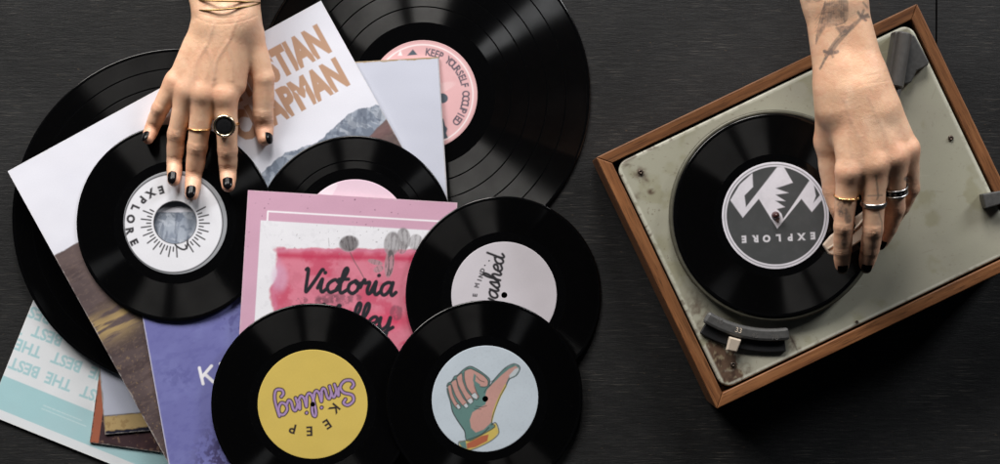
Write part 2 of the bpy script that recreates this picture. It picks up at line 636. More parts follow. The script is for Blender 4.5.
def settle(mask, cx, cy, th):
    """Plane of lowest centre that touches the pile from above: (height, slope x, slope y) in metres per pixel."""
    h = HF[mask]; x = GX[mask] - cx; y = GY[mask] - cy
    f = lambda a, b: float((h - a * x - b * y).max())
    a = b = 0.0
    step = 4e-5
    best = f(a, b)
    while step > 2e-7:
        moved = False
        for da, db in ((1, 0), (-1, 0), (0, 1), (0, -1), (1, 1), (-1, -1), (1, -1), (-1, 1)):
            v = f(a + da * step, b + db * step)
            if v < best - 1e-9:
                best, a, b, moved = v, a + da * step, b + db * step, True
        if not moved: step /= 2
    z = best + 0.00015
    HF[mask] = z + a * x + b * y + th
    return z, a, b


def frame_at(cx, cy, z, a, b, ang=0.0):
    """Placement of a thing with its centre over photo place (cx, cy), tilted to the plane; ang = clockwise turn seen from above."""
    gx, gy = a / PX, -b / PX
    n = Vector((-gx, -gy, 1)).normalized()
    q = Vector((0, 0, 1)).rotation_difference(n).to_matrix()
    r = q @ Matrix.Rotation(-math.radians(ang), 3, 'Z')
    return P(cx, cy, z), r


def top_z(px, py):
    return float(HF[int(round((py + 140) / GS)), int(round((px + 60) / GS))])


def rect_pts(tl, ang, w, h):
    a = math.radians(ang)
    u = np.array([math.cos(a), math.sin(a)]); v = np.array([-math.sin(a), math.cos(a)])
    return np.array(tl, float), u, v


def sleeve(name, tl, ang, w, h, th, design, label, res=1.0, mat=None, order=None, wave=0.0):
    """Card sleeve: tl = its corner in the plan, ang = clockwise turn. design(print) lays down the ink."""
    T, u, v = rect_pts(tl, ang, w, h)
    c = T + u * w / 2 + v * h / 2
    lx = (GX - T[0]) * u[0] + (GY - T[1]) * u[1]
    ly = (GX - T[0]) * v[0] + (GY - T[1]) * v[1]
    mask = (lx >= 0) & (lx <= w) & (ly >= 0) & (ly <= h)
    z, a, b = settle(mask, c[0], c[1], th)
    loc, rot = frame_at(c[0], c[1], z, a, b, ang)
    root = empty(name, loc, rot)
    tag(root, label, 'record sleeve', 'card record sleeves')
    nx, ny = int(w * res) + 1, int(h * res) + 1
    U, V = np.meshgrid(np.linspace(0, w, nx), np.linspace(0, h, ny))
    pr = Print(T[0] + U * u[0] + V * v[0], T[1] + U * u[1] + V * v[1], lin(225, 225, 230))
    pr.U, pr.V = U.ravel().astype(np.float32), V.ravel().astype(np.float32)
    design(pr)
    wn = fbm(pr.X, pr.Y, 3.5, 301, 4)
    ew = np.minimum.reduce([pr.U, pr.V, w - pr.U, h - pr.V]) + (wn - .5) * 3
    pr.mix((1 - sstep(ew, .0, 1.0)) * .32, lin(214, 208, 202))
    k = PX
    zz = np.full(U.size, th)
    top = np.stack([(U.ravel() - w / 2) * k, (h / 2 - V.ravel()) * k, zz], 1)
    i = np.arange(ny - 1)[:, None] * nx + np.arange(nx - 1)[None, :]
    F = np.stack([i + nx, i + nx + 1, i + 1, i], -1).reshape(-1, 4)
    mesh_obj('front_cover', top, F, mat or M_card, root, pr.c)
    # back board and the thin open edges
    W, H = w * k / 2, h * k / 2
    prism('back_board', [(-W, -H), (W, -H), (W, H), (-W, H)], 0.0, th - 0.00012, M_cardedge, root, 0.0002)
    return root


def record(name, c, R, hole, th, label_r, design, label, bands=(), run=None, rest=None, gm=None, cat='record', group='black vinyl records', lhole=None, zoff=0.0):
    """Vinyl disc with grooves, track gaps, raised rim and a paper label; sizes in plan pixels."""
    if rest is None:
        mask = np.hypot(GX - c[0], GY - c[1]) <= R
        z, a, b = settle(mask, c[0], c[1], th)
        loc, rot = frame_at(c[0], c[1], z, a, b)
        k = PX
    else:
        loc, rot, k = rest
    root = empty(name, loc, rot)
    tag(root, label, cat, group)
    Rm, Hm, Lm = R * k, hole * k, label_r * k
    run = (run or label_r + 9) * k
    t = th
    prof = [(Hm, 0), (Hm, t * 0.86), (Hm + 0.0004, t * 0.9), (Lm, t * 0.9), (Lm + 0.0008, t * 0.9), (Lm + 0.0012, t * 0.84), (run, t * 0.84), (run + 0.0004, t * 0.88)]
    fm = [1] * 7
    for bnd in sorted(bands):
        q = bnd * k
        prof += [(q - 0.0006, t * 0.88), (q - 0.0003, t * 0.82), (q + 0.0003, t * 0.82), (q + 0.0006, t * 0.88)]
        fm += [0, 1, 1, 1]
    prof += [(Rm - 0.0030, t * 0.88), (Rm - 0.0024, t * 0.96), (Rm - 0.0009, t), (Rm - 0.0002, t * 0.8), (Rm, t * 0.5), (Rm - 0.0003, t * 0.15), (Rm - 0.0015, 0), (Hm, 0)]
    fm += [0, 1, 1, 1, 1, 1, 1, 1]
    # short supporting spans keep each flat zone flat up to its ends
    P2, F2 = [prof[0]], []
    for (r0, z0), (r1, z1), m_ in zip(prof[:-1], prof[1:], fm):
        if abs(r1 - r0) > .0016:
            for e in (.00015, abs(r1 - r0) - .00015):
                q_ = e / abs(r1 - r0)
                P2.append((r0 + (r1 - r0) * q_, z0 + (z1 - z0) * q_)); F2.append(m_)
        P2.append((r1, z1)); F2.append(m_)
    lathe('grooved_disc', P2[::-1], [gm or M_groove, M_smooth], root, 256, F2[::-1])
    # paper label: rings of vertices
    lh = (lhole or hole) * k
    nr = int((label_r - (lhole or hole)) * 2.0) + 2
    ns = 420
    rr = np.linspace(lh, Lm, nr)
    aa = np.linspace(0, 2 * np.pi, ns, endpoint=False)
    A, Rr = np.meshgrid(aa, rr)
    X, Y = Rr * np.cos(A), Rr * np.sin(A)
    pr = Print(c[0] + X / k, c[1] - Y / k, lin(225, 225, 230))
    pr.r = (Rr / k).ravel()
    design(pr)
    Vv = np.stack([X.ravel(), Y.ravel(), np.full(X.size, t * 0.9 + 0.00012)], 1)
    # turn the rim of the paper down onto the vinyl
    Vv[-ns:, 2] = t * 0.9 + 0.00002
    i = np.arange(nr - 1)[:, None]; j = np.arange(ns)[None, :]; j2 = (j + 1) % ns
    F = np.stack([i * ns + j, (i + 1) * ns + j, (i + 1) * ns + j2, i * ns + j2], -1).reshape(-1, 4)
    mesh_obj('paper_label', Vv, F, M_paper, root, pr.c)
    return root


# ---- designs -------------------------------------------------------------------------------------
INK = lin(38, 36, 40)

def d_occupied(p):
    p.c[:] = lin(226, 178, 180)
    n = fbm(p.X, p.Y, 12, 5)
    p.mix(np.clip((n - 0.5) * 0.8, 0, 0.25), lin(240, 205, 205))
    m = np.exp(-((p.r - 50) / 0.8) ** 2)
    p.mix(np.clip(m, 0, 1), lin(245, 232, 232))
    p.mix(sstep(p.r, 52.6, 53.4) * 0.6, lin(200, 160, 160))
    s = 'KEEP YOURSELF OCCUPIED'
    for i, ch in enumerate(s):
        if ch == ' ': continue
        th = math.radians(-90 + 7.5 + 122 * i / (len(s) - 1))
        p.text(ch, (423 + 43 * math.cos(th), 95 + 43 * math.sin(th)), math.degrees(th) + 90, 7.0, lin(84, 80, 92), sx=0.80, bold=0.03)
    q = Z(376, 36, 4.218)
    sl = lin(82, 92, 102)
    p.poly(q((132, 84), (156, 57), (175, 80)), sl)
    p.poly(q((92, 84), (104, 60), (112, 84)), lin(245, 238, 238))
    p.ellipse((442, 98.5), 6, 5, 0, sl)
    p.poly(q((270, 345), (285, 350), (292, 378), (302, 392), (296, 410), (304, 430), (270, 440)), sl)
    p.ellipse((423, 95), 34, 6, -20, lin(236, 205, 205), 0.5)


def d_best(p):
    n = fbm(p.X, p.Y, 30, 9)
    white, teal = lin(226, 229, 232), lin(168, 206, 211)
    p.c[:] = white
    a = math.radians(22)
    # distance up from the bottom edge
    d = p.BH - p.V if hasattr(p, 'BH') else 351 - p.V
    p.mix(sstep(d, 8.8, 9.6) * (1 - sstep(d, 41.6, 42.4)), teal)
    p.mix(np.clip((n - 0.45), 0, 0.3) * 0.5, lin(190, 205, 212))
    q = Z(0, 300, 3.316)
    for s, at in (('BEST', (82, 224)), ('THE', (196, 270)), ('BEST', (318, 317)), ('THE', (96, 160)), ('BEST', (222, 205)), ('THE', (342, 252)),
                  ('BEST', (158, 118)), ('THE', (38, 82)), ('BEST', (120, 45))):
        p.text(s, q(at)[0], 201.0, 11.0, lin(170, 206, 211), sx=0.92, bold=0.03)
    rng = random.Random(3)
    for row in range(2):
        x = 0
        for w in range(9):
            l = rng.uniform(2.0, 5.5)
            s0 = np.array([44 + x * 0.93 - row * 1.5, 405 + x * 0.37 + row * 3.4])
            p.stroke([s0, s0 + np.array([l * .93, l * .37])], 0.8, lin(215, 230, 232), 0.7)
            x += l + 1.3
    p.mix((1 - sstep(p.V, 0.0, 1.2)) * .3, lin(200, 200, 200))


def d_spine(p):
    n = fbm(p.X, p.Y, 26, 21, 5)
    f = fbm(p.X, p.Y, 4, 22, 3)
    p.c[:] = lin(66, 48, 52)
    p.mix(sstep(n, .45, .7) * .5, lin(92, 66, 66))
    p.mix(sstep(f, .66, .74) * .6, lin(140, 112, 92))
    p.mix(1 - sstep(p.U, 8.6, 9.4), lin(166, 98, 74))
    # worn corners and edge
    e = np.minimum(p.U, 200 - p.V)
    p.mix((1 - sstep(e + 3 * (f - .5), .4, 1.6)) * .8, lin(52, 38, 36))


def d_tan(p):
    f = fbm(p.X, p.Y, 5, 33, 4)
    p.c[:] = lin(188, 192, 208)
    p.mix(fbm(p.X, p.Y, 60, 31) * .2, lin(205, 208, 220))
    d = 200 - p.V + (f - .5) * 3
    p.mix(1 - sstep(d, 17.6, 18.6), lin(186, 160, 112))
    p.mix((1 - sstep(d, 17.6, 18.6)) * sstep(f, .58, .7) * .6, lin(150, 122, 82))
    p.mix(np.exp(-((200 - p.V - 18.4) / .7) ** 2) * .8, lin(70, 62, 60))
    p.mix(1 - sstep(d, 2.6, 4.2), lin(28, 30, 48))
    p.mix((1 - sstep(p.U + (f - .5) * 2, .6, 1.6)) * .8, lin(120, 100, 80))


def d_chapman(p):
    U, V = p.U, p.V
    p.c[:] = lin(229, 229, 238)
    n1 = fbm(U, V, 60, 41, 5)
    p.mix(np.clip(n1 - .4, 0, .4) * .5, lin(205, 208, 222))
    fn = fbm(U, V, 9, 43, 4)
    ridge = fbm(U + V * .5, V * .45, 20, 45, 6)
    sky = np.interp(U, [150, 190, 212, 224, 236, 247, 258, 271, 284, 292, 305, 317, 325, 332, 340, 348, 356], [124, 121, 124, 120, 117.5, 115, 119, 120, 122, 119.5, 116.5, 113, 112.2, 112.8, 116, 117, 123]) + (fbm(U, U * 0, 5, 47, 3) - .5) * 3.5
    sky = np.where(U < 152, np.minimum(sky + 4, 114 + .55 * (U - 123) + 2 * (fn - .5)), sky)
    mt = sstep(V, sky - .8, sky + .8) * sstep(U, 72, 90)
    base = lin(128, 138, 154) * 1.0
    p.mix(mt * .95, base)
    p.mix(mt * sstep(ridge, .48, .62) * .75, lin(176, 184, 196))
    p.mix(mt * sstep(fn, .52, .62) * .6, lin(92, 102, 118))
    p.mix(mt * sstep(fbm(U - V * .6, V * .5, 5, 55, 4), .56, .68) * .5, lin(196, 202, 212))
    p.mix(mt * sstep(fbm(U + V * .7, V * .4, 6, 57, 4), .56, .66) * .45, lin(80, 88, 104))
    # bare brown hillside coming down to both edges
    left = 92 + 1.0 * U * sstep(U, 0, 30) * .6
    left = np.where(U < 150, 95 + np.clip(U - 30, 0, 200) * 1.3, 175)
    right = 152 - (U - 285) * .26
    edge = np.minimum(left, np.where(U > 240, right, 190)) + (fn - .5) * 3
    br = sstep(V, edge - 1, edge + 1)
    p.mix(br, lin(84, 71, 71))
    p.mix(br * sstep(n1, .42, .62) * .7, lin(104, 88, 86))
    g = fbm(U * .25, V * 1.6, 9, 49, 4)
    p.mix(br * sstep(g, .5, .68) * .45, lin(58, 46, 48))
    p.mix(br * sstep(fbm(U, V * 2, 4, 59, 4), .55, .7) * .3, lin(118, 100, 92))
    band = np.exp(-((V - 178 - 4 * np.sin(U / 13)) / 13) ** 2) * (1 - sstep(U, 60, 120))
    p.mix(br * band * sstep(g, .42, .6) * .95, lin(176, 150, 102))
    sp = fbm(U, V, 2.0, 53, 3)
    p.mix(br * sstep(V, 195, 215) * sstep(sp, .68, .8) * .45, lin(150, 124, 90))
    p.mix(br * np.exp(-((V - 143) / 7) ** 2) * sstep(U, 300, 330) * .35, lin(150, 110, 110))
    tan = lin(188, 150, 124)
    w = lambda u, v: (12.5 + u * .875 + v * .485, 172 - u * .485 + v * .875)
    p.text('CHRISTIAN', w(336 - 62, 48 - 13.5), -29, 27, tan, width=124, bold=.06)
    p.text('CHAPMAN', w(336 - 61, 85.5 - 13.5), -29, 27, tan, width=122, bold=.06)


def d_grey(p):
    p.c[:] = lin(196, 199, 213)
    p.mix(fbm(p.X, p.Y, 40, 61) * .2, lin(212, 214, 226))
    f = fbm(p.X, p.Y, 5, 62)
    p.mix((1 - sstep(p.V + 2 * (f - .5), .9, 2.0)), lin(160, 132, 86))
    p.mix(sstep(p.U, 198.4, 199.4) * .5, lin(120, 112, 105))


def d_kcover(p):
    n = fbm(p.X, p.Y, 45, 71, 5)
    f = fbm(p.U * .7 + p.V * .3, p.V * 1.2, 5, 72, 4)
    p.c[:] = lin(110, 111, 168)
    p.mix(sstep(n, .4, .65) * .6, lin(122, 125, 180))
    p.mix(sstep(f, .45, .75) * .35, lin(92, 92, 152))
    h1 = fbm(p.U * .35 + p.V, p.V * .35 - p.U, 4.2, 75, 3)
    d = np.hypot((p.X - 232) / 45, (p.Y - 470) / 62)
    p.mix((1 - sstep(d, .35, 1.1)) * sstep(h1, .42, .62) * .9, lin(62, 54, 92))
    d2 = np.hypot((p.X - 235) / 26, (p.Y - 322) / 16)
    p.mix((1 - sstep(d2, .3, 1.1)) * sstep(h1, .48, .66) * .6, lin(84, 82, 138))
    d3 = np.hypot((p.X - 180) / 22, (p.Y - 376) / 16)
    p.mix((1 - sstep(d3, .3, 1.1)) * sstep(h1, .48, .66) * .4, lin(84, 84, 142))
    p.mix((1 - sstep(p.U, .6, 1.6)) * .6, lin(190, 188, 210))
    w = lin(238, 236, 240)
    for q in ([(200.8, 367.5), (204.5, 383)], [(212.6, 365.6), (203.6, 376.3)], [(206.2, 373.6), (214.8, 381.4)], [(221.5, 363.5), (225.5, 379)], [(221.5, 363.5), (230, 361.5)]):
        p.stroke(q, 3.0, w)


def d_victoria(p):
    X, Y = p.X, p.Y
    n = fbm(X, Y, 22, 81, 5)
    f = fbm(X, Y, 5, 82, 4)
    p.c[:] = lin(205, 160, 182)
    p.mix(fbm(X, Y, 50, 80) * .3, lin(214, 172, 192))
    rng = random.Random(11)
    for _ in range(130):
        u, v = rng.uniform(0, 205), rng.uniform(0, 205)
        x, y = 250 + u * .9983 - v * .058, 192 + u * .058 + v * .9983
        p.ellipse((x, y), rng.uniform(.3, .8), rng.uniform(.3, .9), rng.uniform(0, 90), lin(80, 52, 66), rng.uniform(.3, .8), .4)
    wl = lin(244, 240, 244)
    dn = np.array([-.058, .9983])
    a, b = np.array([269.5, 212.8]), np.array([480, 224.8])
    p.stroke([a + dn * 160, a, b, b + dn * 160], 1.6, wl)
    T = np.array([262.5, 221.6])
    uu = (X - T[0]) * .9983 + (Y - T[1]) * .058
    vv = -(X - T[0]) * .058 + (Y - T[1]) * .9983
    pan = sstep(uu, -.5, .5) * (1 - sstep(uu, 168, 169)) * sstep(vv, -.5, .5) * (1 - sstep(vv, 152, 153))
    p.mix(pan, lin(232, 231, 236))
    p.mix(pan * sstep(f, .62, .7) * .15, lin(190, 190, 196))
    # watercolour wash
    ed = np.minimum.reduce([X - 276 + 7 * (n - .5) * 2, 452 - X, (Y - 249 - (X - 276) * .02) * 1.3 + 5 * (n - .5) * 2, 372 - Y])
    e_ = [X - 276 + 7 * (n - .5) * 2, 452 - X, (Y - 249 - (X - 276) * .02) * 1.3 + 5 * (n - .5) * 2, 372 - Y]
    ed = -np.log(sum(np.exp(-np.clip(q_, -30, 60) * .3) for q_ in e_)) / .3
    wash = pan * sstep(ed, -2.4, 2.0)
    p.mix(wash * .92, lin(204, 100, 124))
    p.mix(wash * sstep(n, .42, .6) * .75, lin(196, 74, 102))
    p.mix(wash * sstep(fbm(X, Y, 12, 85), .48, .66) * .6, lin(220, 132, 152))
    p.mix(wash * np.exp(-((ed - 2.0) / 2.4) ** 2) * .35, lin(214, 150, 180))
    st = np.exp(-((Y - 256 - (X - 276) * .025 - 2 * (n - .5)) / 3.2) ** 2)
    p.mix(wash * st * .8, lin(190, 50, 84))
    st2 = np.exp(-((Y - 320 - 3 * (n - .5)) / 8) ** 2) * sstep(X, 350, 375)
    p.mix(wash * st2 * .6, lin(212, 52, 90))
    lp = np.hypot((X - 281) / 9, (Y - 278) / 16)
    p.mix(pan * (1 - sstep(lp, .5, 1.2)) * .5, lin(212, 172, 200))
    # pressed grey flowers
    q = Z(325, 225, 7.73)
    g1, g2 = lin(92, 86, 88), lin(150, 146, 148)
    def petal(c, rx, ry, rot, al, dark):
        c = q(c)[0]
        p.ellipse(c, rx / 7.73, ry / 7.73, rot, g2, al, .12)
        k, s = math.cos(math.radians(rot)), math.sin(math.radians(rot))
        dx, dy = X - c[0], Y - c[1]
        lx, ly = dx * k + dy * s, -dx * s + dy * k
        inside = 1 - sstep(np.hypot(lx / (rx / 7.73), ly / (ry / 7.73)), .85, 1.0)
        ve = fbm(lx * 2.2, ly * .5, 3, 88, 3)
        p.mix(inside * sstep(ve, .45, .65) * dark, g1)
    petal((185, 150), 75, 62, -8, .9, .9)
    p.mix((1 - sstep(np.hypot((X - 349) / 9.2, (Y - 244.5) / 7.7), .8, 1.0)) * .55, lin(84, 78, 80))
    petal((512, 150), 62, 92, 8, .75, .5)
    petal((600, 112), 52, 84, -4, .75, .5)
    petal((692, 140), 54, 62, 10, .55, .4)
    petal((590, 180), 38, 50, 12, .5, .6)
    petal((492, 300), 36, 110, 6, .6, .9)
    petal((385, 292), 58, 20, 15, .6, .5)
    petal((410, 345), 40, 26, -20, .5, .5)
    p.stroke(catmull(q((195, 220), (225, 285), (262, 345), (300, 415))), .9, g1, .8)
    p.stroke(q((35, 170), (30, 110)), .6, g2, .7)
    qa = Z(290, 250, 4.64)
    for c, rx, ry, r in (((175, 225), 60, 26, 12), ((235, 232), 50, 34, -10), ((150, 238), 36, 20, 30), ((490, 290), 34, 40, 20), ((60, 232), 30, 18, -20), ((300, 225), 40, 22, -30)):
        c0 = qa(c)[0]
        i = np.hypot((X - c0[0]) / (rx / 4.64), (Y - c0[1]) / (ry / 4.64))
        p.mix((1 - sstep(i, .75, 1.05)) * sstep(fbm(X, Y, 4, 91), .3, .6) * .6, lin(112, 72, 84))
    for _ in range(40):
        x, y = rng.gauss(345, 40), rng.gauss(238, 8)
        p.ellipse((x, y), rng.uniform(.25, .8), rng.uniform(.25, .8), 0, g2, .6, .4)
    ink = lin(34, 36, 42)
    p.script('Victoria', (303.5, 291), 3, 14.7, 12.6, 3.7, ink, .14)
    p.script('Valley', (319.5, 326.3), 3, 15.0, 12.6, 3.7, ink, .14)


def d_pinkplain(p):
    p.c[:] = lin(226, 196, 212)
    p.mix(fbm(p.X, p.Y, 14, 95) * .25, lin(236, 212, 224))
    p.poly([(318, 192), (332, 178), (338, 186), (330, 200)], lin(240, 232, 238), .5)


def d_sun(p):
    p.c[:] = lin(226, 226, 231)
    p.mix(fbm(p.X, p.Y, 18, 97) * .15, lin(214, 214, 222))
    # a second printed ring peeps out behind the main one
    d = np.hypot(p.X - 173.8, p.Y - 223.3)
    p.mix(sstep(d, 48.0, 48.6), lin(150, 152, 156))
    p.mix(np.exp(-((d - 48.4) / .7) ** 2), lin(60, 60, 64))
    cx, cy = 175.5, 223
    q = Z(120, 165, 4.218)
    for ch, at in zip('EXPLORE', ((175, 108), (132, 122), (97, 150), (68, 183), (50, 228), (47, 280), (65, 325))):
        x, y = q(at)[0]
        th = math.atan2(y - 224, x - 172)
        p.text(ch, (x, y), math.degrees(math.atan2(-math.cos(th), math.sin(th))), 7.0, INK, sx=1.0, bold=.06)
    for i in range(40):
        a = math.radians(-28 + i * 236 / 33)
        if i > 33: break
        r1 = 33.5 if i % 2 == 0 else 27.8
        if 70 < math.degrees(a) < 82: continue
        p.stroke([(cx + 24 * math.cos(a), cy + 24 * math.sin(a)), (cx + r1 * math.cos(a), cy + r1 * math.sin(a))], 1.35, INK)
    p.stroke(catmull(q((228, 318), (240, 340), (268, 355), (284, 345), (286, 312))), 1.8, INK)
    p.mix(np.exp(-((p.r - 20.9) / .6) ** 2), lin(60, 60, 66))


def d_smiling(p):
    p.c[:] = lin(212, 185, 92)
    p.mix(fbm(p.X, p.Y, 20, 101) * .25, lin(216, 192, 106))
    q = Z(255, 345, 4.035)
    blk = lin(40, 30, 38)
    p.script('Smiling', q((383, 138))[0], 161, 14.0, 11.5, 2.1, lin(172, 142, 188), .05, under=(2.1, blk))
    for ch, at, an in (('K', (318, 258), 130), ('E', (290, 318), 147), ('E', (220, 345), 178), ('P', (153, 335), 194)):
        p.text(ch, q(at)[0], an, 8.8, blk, sx=1.0, bold=.03)


def d_washed(p):
    p.c[:] = lin(206, 200, 206)
    p.mix(fbm(p.X, p.Y, 16, 105) * .2, lin(214, 210, 214))
    q = Z(446, 238, 6.63)
    for ch, at, an in (('H', (178, 430), -88), ('E', (190, 378), -86), ('M', (203, 314), -78), ('I', (220, 280), -74), ('N', (231, 250), -71), ('D', (240, 216), -69)):
        p.text(ch, q(at)[0], an, 4.0, INK, sx=1.0, bold=.05)
    for at in ((256, 183), (284, 153), (318, 130)):
        p.ellipse(q(at)[0], .75, .75, 0, INK)
    p.script('washed', q((324, 482))[0], -80.5, 10.4, 8.6, 2.3, INK, .10)


def d_thumb(p):
    p.c[:] = lin(206, 217, 226)
    p.mix(fbm(p.X, p.Y, 18, 111) * .2, lin(214, 223, 231))
    q = Z(430, 360, 4.64)
    teal, pink, yel, ora, ol, nail = lin(104, 140, 135), lin(206, 158, 148), lin(218, 194, 104), lin(188, 106, 76), lin(58, 66, 64), lin(204, 212, 216)
    hand = q((78, 118), (84, 102), (100, 94), (112, 72), (128, 66), (150, 44), (172, 30), (192, 28), (225, 46), (262, 74), (276, 92), (275, 118), (300, 85), (345, 38), (385, 19), (410, 28), (415, 45), (398, 74), (366, 90), (350, 122), (325, 167), (306, 215), (292, 255), (286, 290), (300, 310), (240, 345), (185, 372), (166, 362), (160, 325), (130, 280), (105, 235), (95, 190), (82, 150))
    cuff = q((284, 300), (306, 292), (320, 335), (300, 362), (258, 388), (185, 416), (140, 402), (134, 376), (165, 370), (240, 342))
    p.poly(cuff, yel)
    p.poly(q((170, 384), (240, 350), (272, 344), (266, 374), (210, 402), (172, 408)), ora)
    p.poly(q((134, 378), (165, 372), (172, 408), (150, 404)), teal)
    p.poly(hand, teal)
    p.poly(q((238, 214), (256, 205), (262, 180), (256, 160), (262, 138), (290, 108), (330, 70), (365, 42), (395, 28), (408, 40), (385, 60), (362, 84), (346, 120), (320, 165), (302, 206), (290, 248), (282, 290), (250, 320), (212, 334), (190, 312), (184, 275), (196, 240)), pink)
    p.poly(q((350, 110), (354, 122), (328, 170), (308, 216), (296, 256), (288, 290), (282, 285), (290, 240), (304, 200), (322, 160), (344, 118)), yel)
    p.poly(q((365, 72), (392, 42), (408, 38), (411, 48), (394, 72), (368, 86)), nail)
    for f in (((160, 48), (188, 38), (246, 70), (268, 96), (264, 120), (236, 122), (205, 108), (212, 140), (226, 168), (214, 182), (196, 160), (170, 125), (158, 80)),
              ((124, 76), (146, 58), (152, 95), (170, 140), (196, 172), (200, 186), (178, 196), (150, 150), (130, 110)),
              ((98, 100), (120, 86), (130, 125), (152, 170), (172, 196), (168, 214), (148, 204), (118, 160)),
              ((82, 118), (96, 110), (104, 150), (122, 190), (142, 208), (138, 222), (118, 214), (94, 170))):
        p.poly(q(*f), pink)
        p.stroke(catmull(q(*f), 4, True), .75, ol, .9)
    p.poly(q((203, 60), (212, 70), (208, 95), (232, 112), (226, 130), (205, 118), (198, 90)), teal)
    for nl in (((190, 160), (208, 148), (220, 165), (216, 180), (198, 172)), ((172, 184), (190, 172), (200, 190), (186, 202)), ((155, 206), (168, 196), (178, 212), (166, 220)), ((120, 206), (132, 200), (142, 218), (130, 224))):
        p.poly(q(*nl), nail)
        p.stroke(catmull(q(*nl), 3, True), .6, ol, .8)
    for st in (((160, 325), (130, 280), (105, 235), (95, 190)), ((276, 118), (262, 130), (250, 150)), ((212, 212), (240, 216), (262, 210)), ((205, 222), (235, 226)), ((215, 75), (230, 92), (250, 100)), ((280, 100), (296, 92))):
        p.stroke(catmull(q(*st), 5), .7, ol, .9)
    p.stroke(catmull(hand, 3, True), .9, ol)
    p.stroke(catmull(cuff, 3, True), .9, ol)
    p.mix(np.clip(fbm(p.X, p.Y, 2.0, 113, 2) - .6, 0, .3) * .25, ol)


def d_mountain(p):
    w, g = lin(228, 225, 233), lin(72, 74, 75)
    p.c[:] = w
    c = (772, 212)
    d = p.r
    p.mix(1 - sstep(d, 48.6, 49.2), g)
    p.mix(np.exp(-((d - 51) / .45) ** 2) * .85, lin(96, 96, 102))
    q = Z(718, 158, 4.218)
    p.poly(q((52, 178), (92, 112), (145, 64), (148, 122), (112, 158), (118, 207), (250, 38), (278, 38), (316, 104), (244, 128), (298, 147), (243, 155), (285, 182), (242, 180), (283, 207), (248, 215), (268, 235), (275, 258), (388, 92), (405, 115), (413, 160), (402, 190), (432, 155), (442, 172), (396, 228), (352, 172), (250, 298), (172, 172), (105, 252)), w)
    for ch, at in zip('EXPLORE', ((400, 328), (352, 332), (304, 335), (255, 337), (205, 340), (157, 341), (110, 343))):
        p.text(ch, q(at)[0], 177, 6.3, lin(224, 222, 228), sx=1.0, bold=.05)
    p.mix(np.clip(fbm(p.X, p.Y, 6, 121) - .45, 0, .4) * .25, lin(110, 110, 114))


def d_plainlabel(p):
    p.c[:] = lin(40, 40, 42)


# ---- the pile, from the table up ------------------------------------------------------------------
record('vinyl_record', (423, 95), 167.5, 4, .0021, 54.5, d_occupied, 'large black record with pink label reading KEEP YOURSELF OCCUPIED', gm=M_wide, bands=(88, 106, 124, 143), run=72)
T = np.array([-12.0, 414.0]); a22 = math.radians(22)
tl = T + 351 * np.array([math.sin(a22), -math.cos(a22)])
sleeve('record_sleeve', tl, 22, 351, 351, .0024, d_best, 'white and teal sleeve with pale teal lettering THE BEST, lowest at the table corner', 1.5)
a8 = math.radians(8)
sleeve('record_sleeve', np.array([90, 442]) + 200 * np.array([math.sin(a8), -math.cos(a8)]), 8, 200, 200, .0016, d_spine, 'dark brown sleeve with an orange spine lying on the teal sleeve', 1.5)
a5 = math.radians(-5)
sleeve('record_sleeve', np.array([105.5, 434]) + 200 * np.array([math.sin(a5), -math.cos(a5)]), -5, 200, 200, .0014, d_tan, 'pale blue-grey sleeve with a frayed tan band along its bottom edge', 1.5)
record('vinyl_record', (181, 217), 168, 4, .0021, 54, d_plainlabel, 'large black record mostly hidden under the white mountain sleeve', bands=(90, 110, 131, 148), run=72)
a3 = math.radians(-3.6)
tr = np.array([438.0, 57.0])
sleeve('record_sleeve', tr - 200 * np.array([math.cos(a3), math.sin(a3)]), -3.6, 200, 200, .0022, d_grey, 'plain pale grey sleeve with a worn gilt top edge over the pink record label', 1.2)
sleeve('record_sleeve', (12.5, 172.5), -29, 351, 351, .0022, d_chapman, 'white sleeve lettered CHRISTIAN CHAPMAN in tan above a mountain picture', 1.9)
sleeve('record_sleeve', (137, 275), -10.4, 205, 205, .0016, d_kcover, 'scratchy violet blue sleeve with a hand drawn white letter K', 1.5)
record('vinyl_record', (355, 233.5), 97, 4, .0017, 53.5, d_pinkplain, 'small black record with plain pale pink label tucked behind the pink sleeve', bands=(72,), run=64)
record('vinyl_record', (175.5, 222.5), 97, 20.8, .0018, 51, d_sun, 'small black record with sun ray EXPLORE label and a wide open centre, under the fingers', run=60, lhole=20.8)
sleeve('record_sleeve', (250, 192), 3.32, 206, 206, .0018, d_victoria, 'pink and white sleeve with red wash and black script Victoria Valley', 2.0)
record('vinyl_record', (504, 295), 98, 3.0, .0017, 52.8, d_washed, 'small black record with pale lilac label and vertical black script', run=62)
record('vinyl_record', (312.8, 404), 99, 2.4, .0017, 53.6, d_smiling, 'small black record with yellow label reading KEEP Smiling in purple script', run=62)
record('vinyl_record', (485, 398.5), 98, 2.9, .0017, 53, d_thumb, 'small black record with pale blue label showing a drawn thumbs-up hand', run=62)

# ------------------------------------------------------------------ turntable
TT_H = 0.076
TT_A = math.radians(25.6)
tt_c = P(817, 206.3, TT_H)
tt = empty('turntable', (tt_c.x, tt_c.y, 0))
tt.rotation_euler = (0, 0, TT_A)
tag(tt, 'vintage record player with walnut frame and worn sage green metal deck', 'record player')
ca, sa = math.cos(TT_A), math.sin(TT_A)


def L(px, py, z):
    """Turntable's own coordinates for a place read off the photo at height z."""
    w = P(px, py, z)
    x, y = w.x - tt_c.x, w.y - tt_c.y
    return (x * ca + y * sa, -x * sa + y * ca)


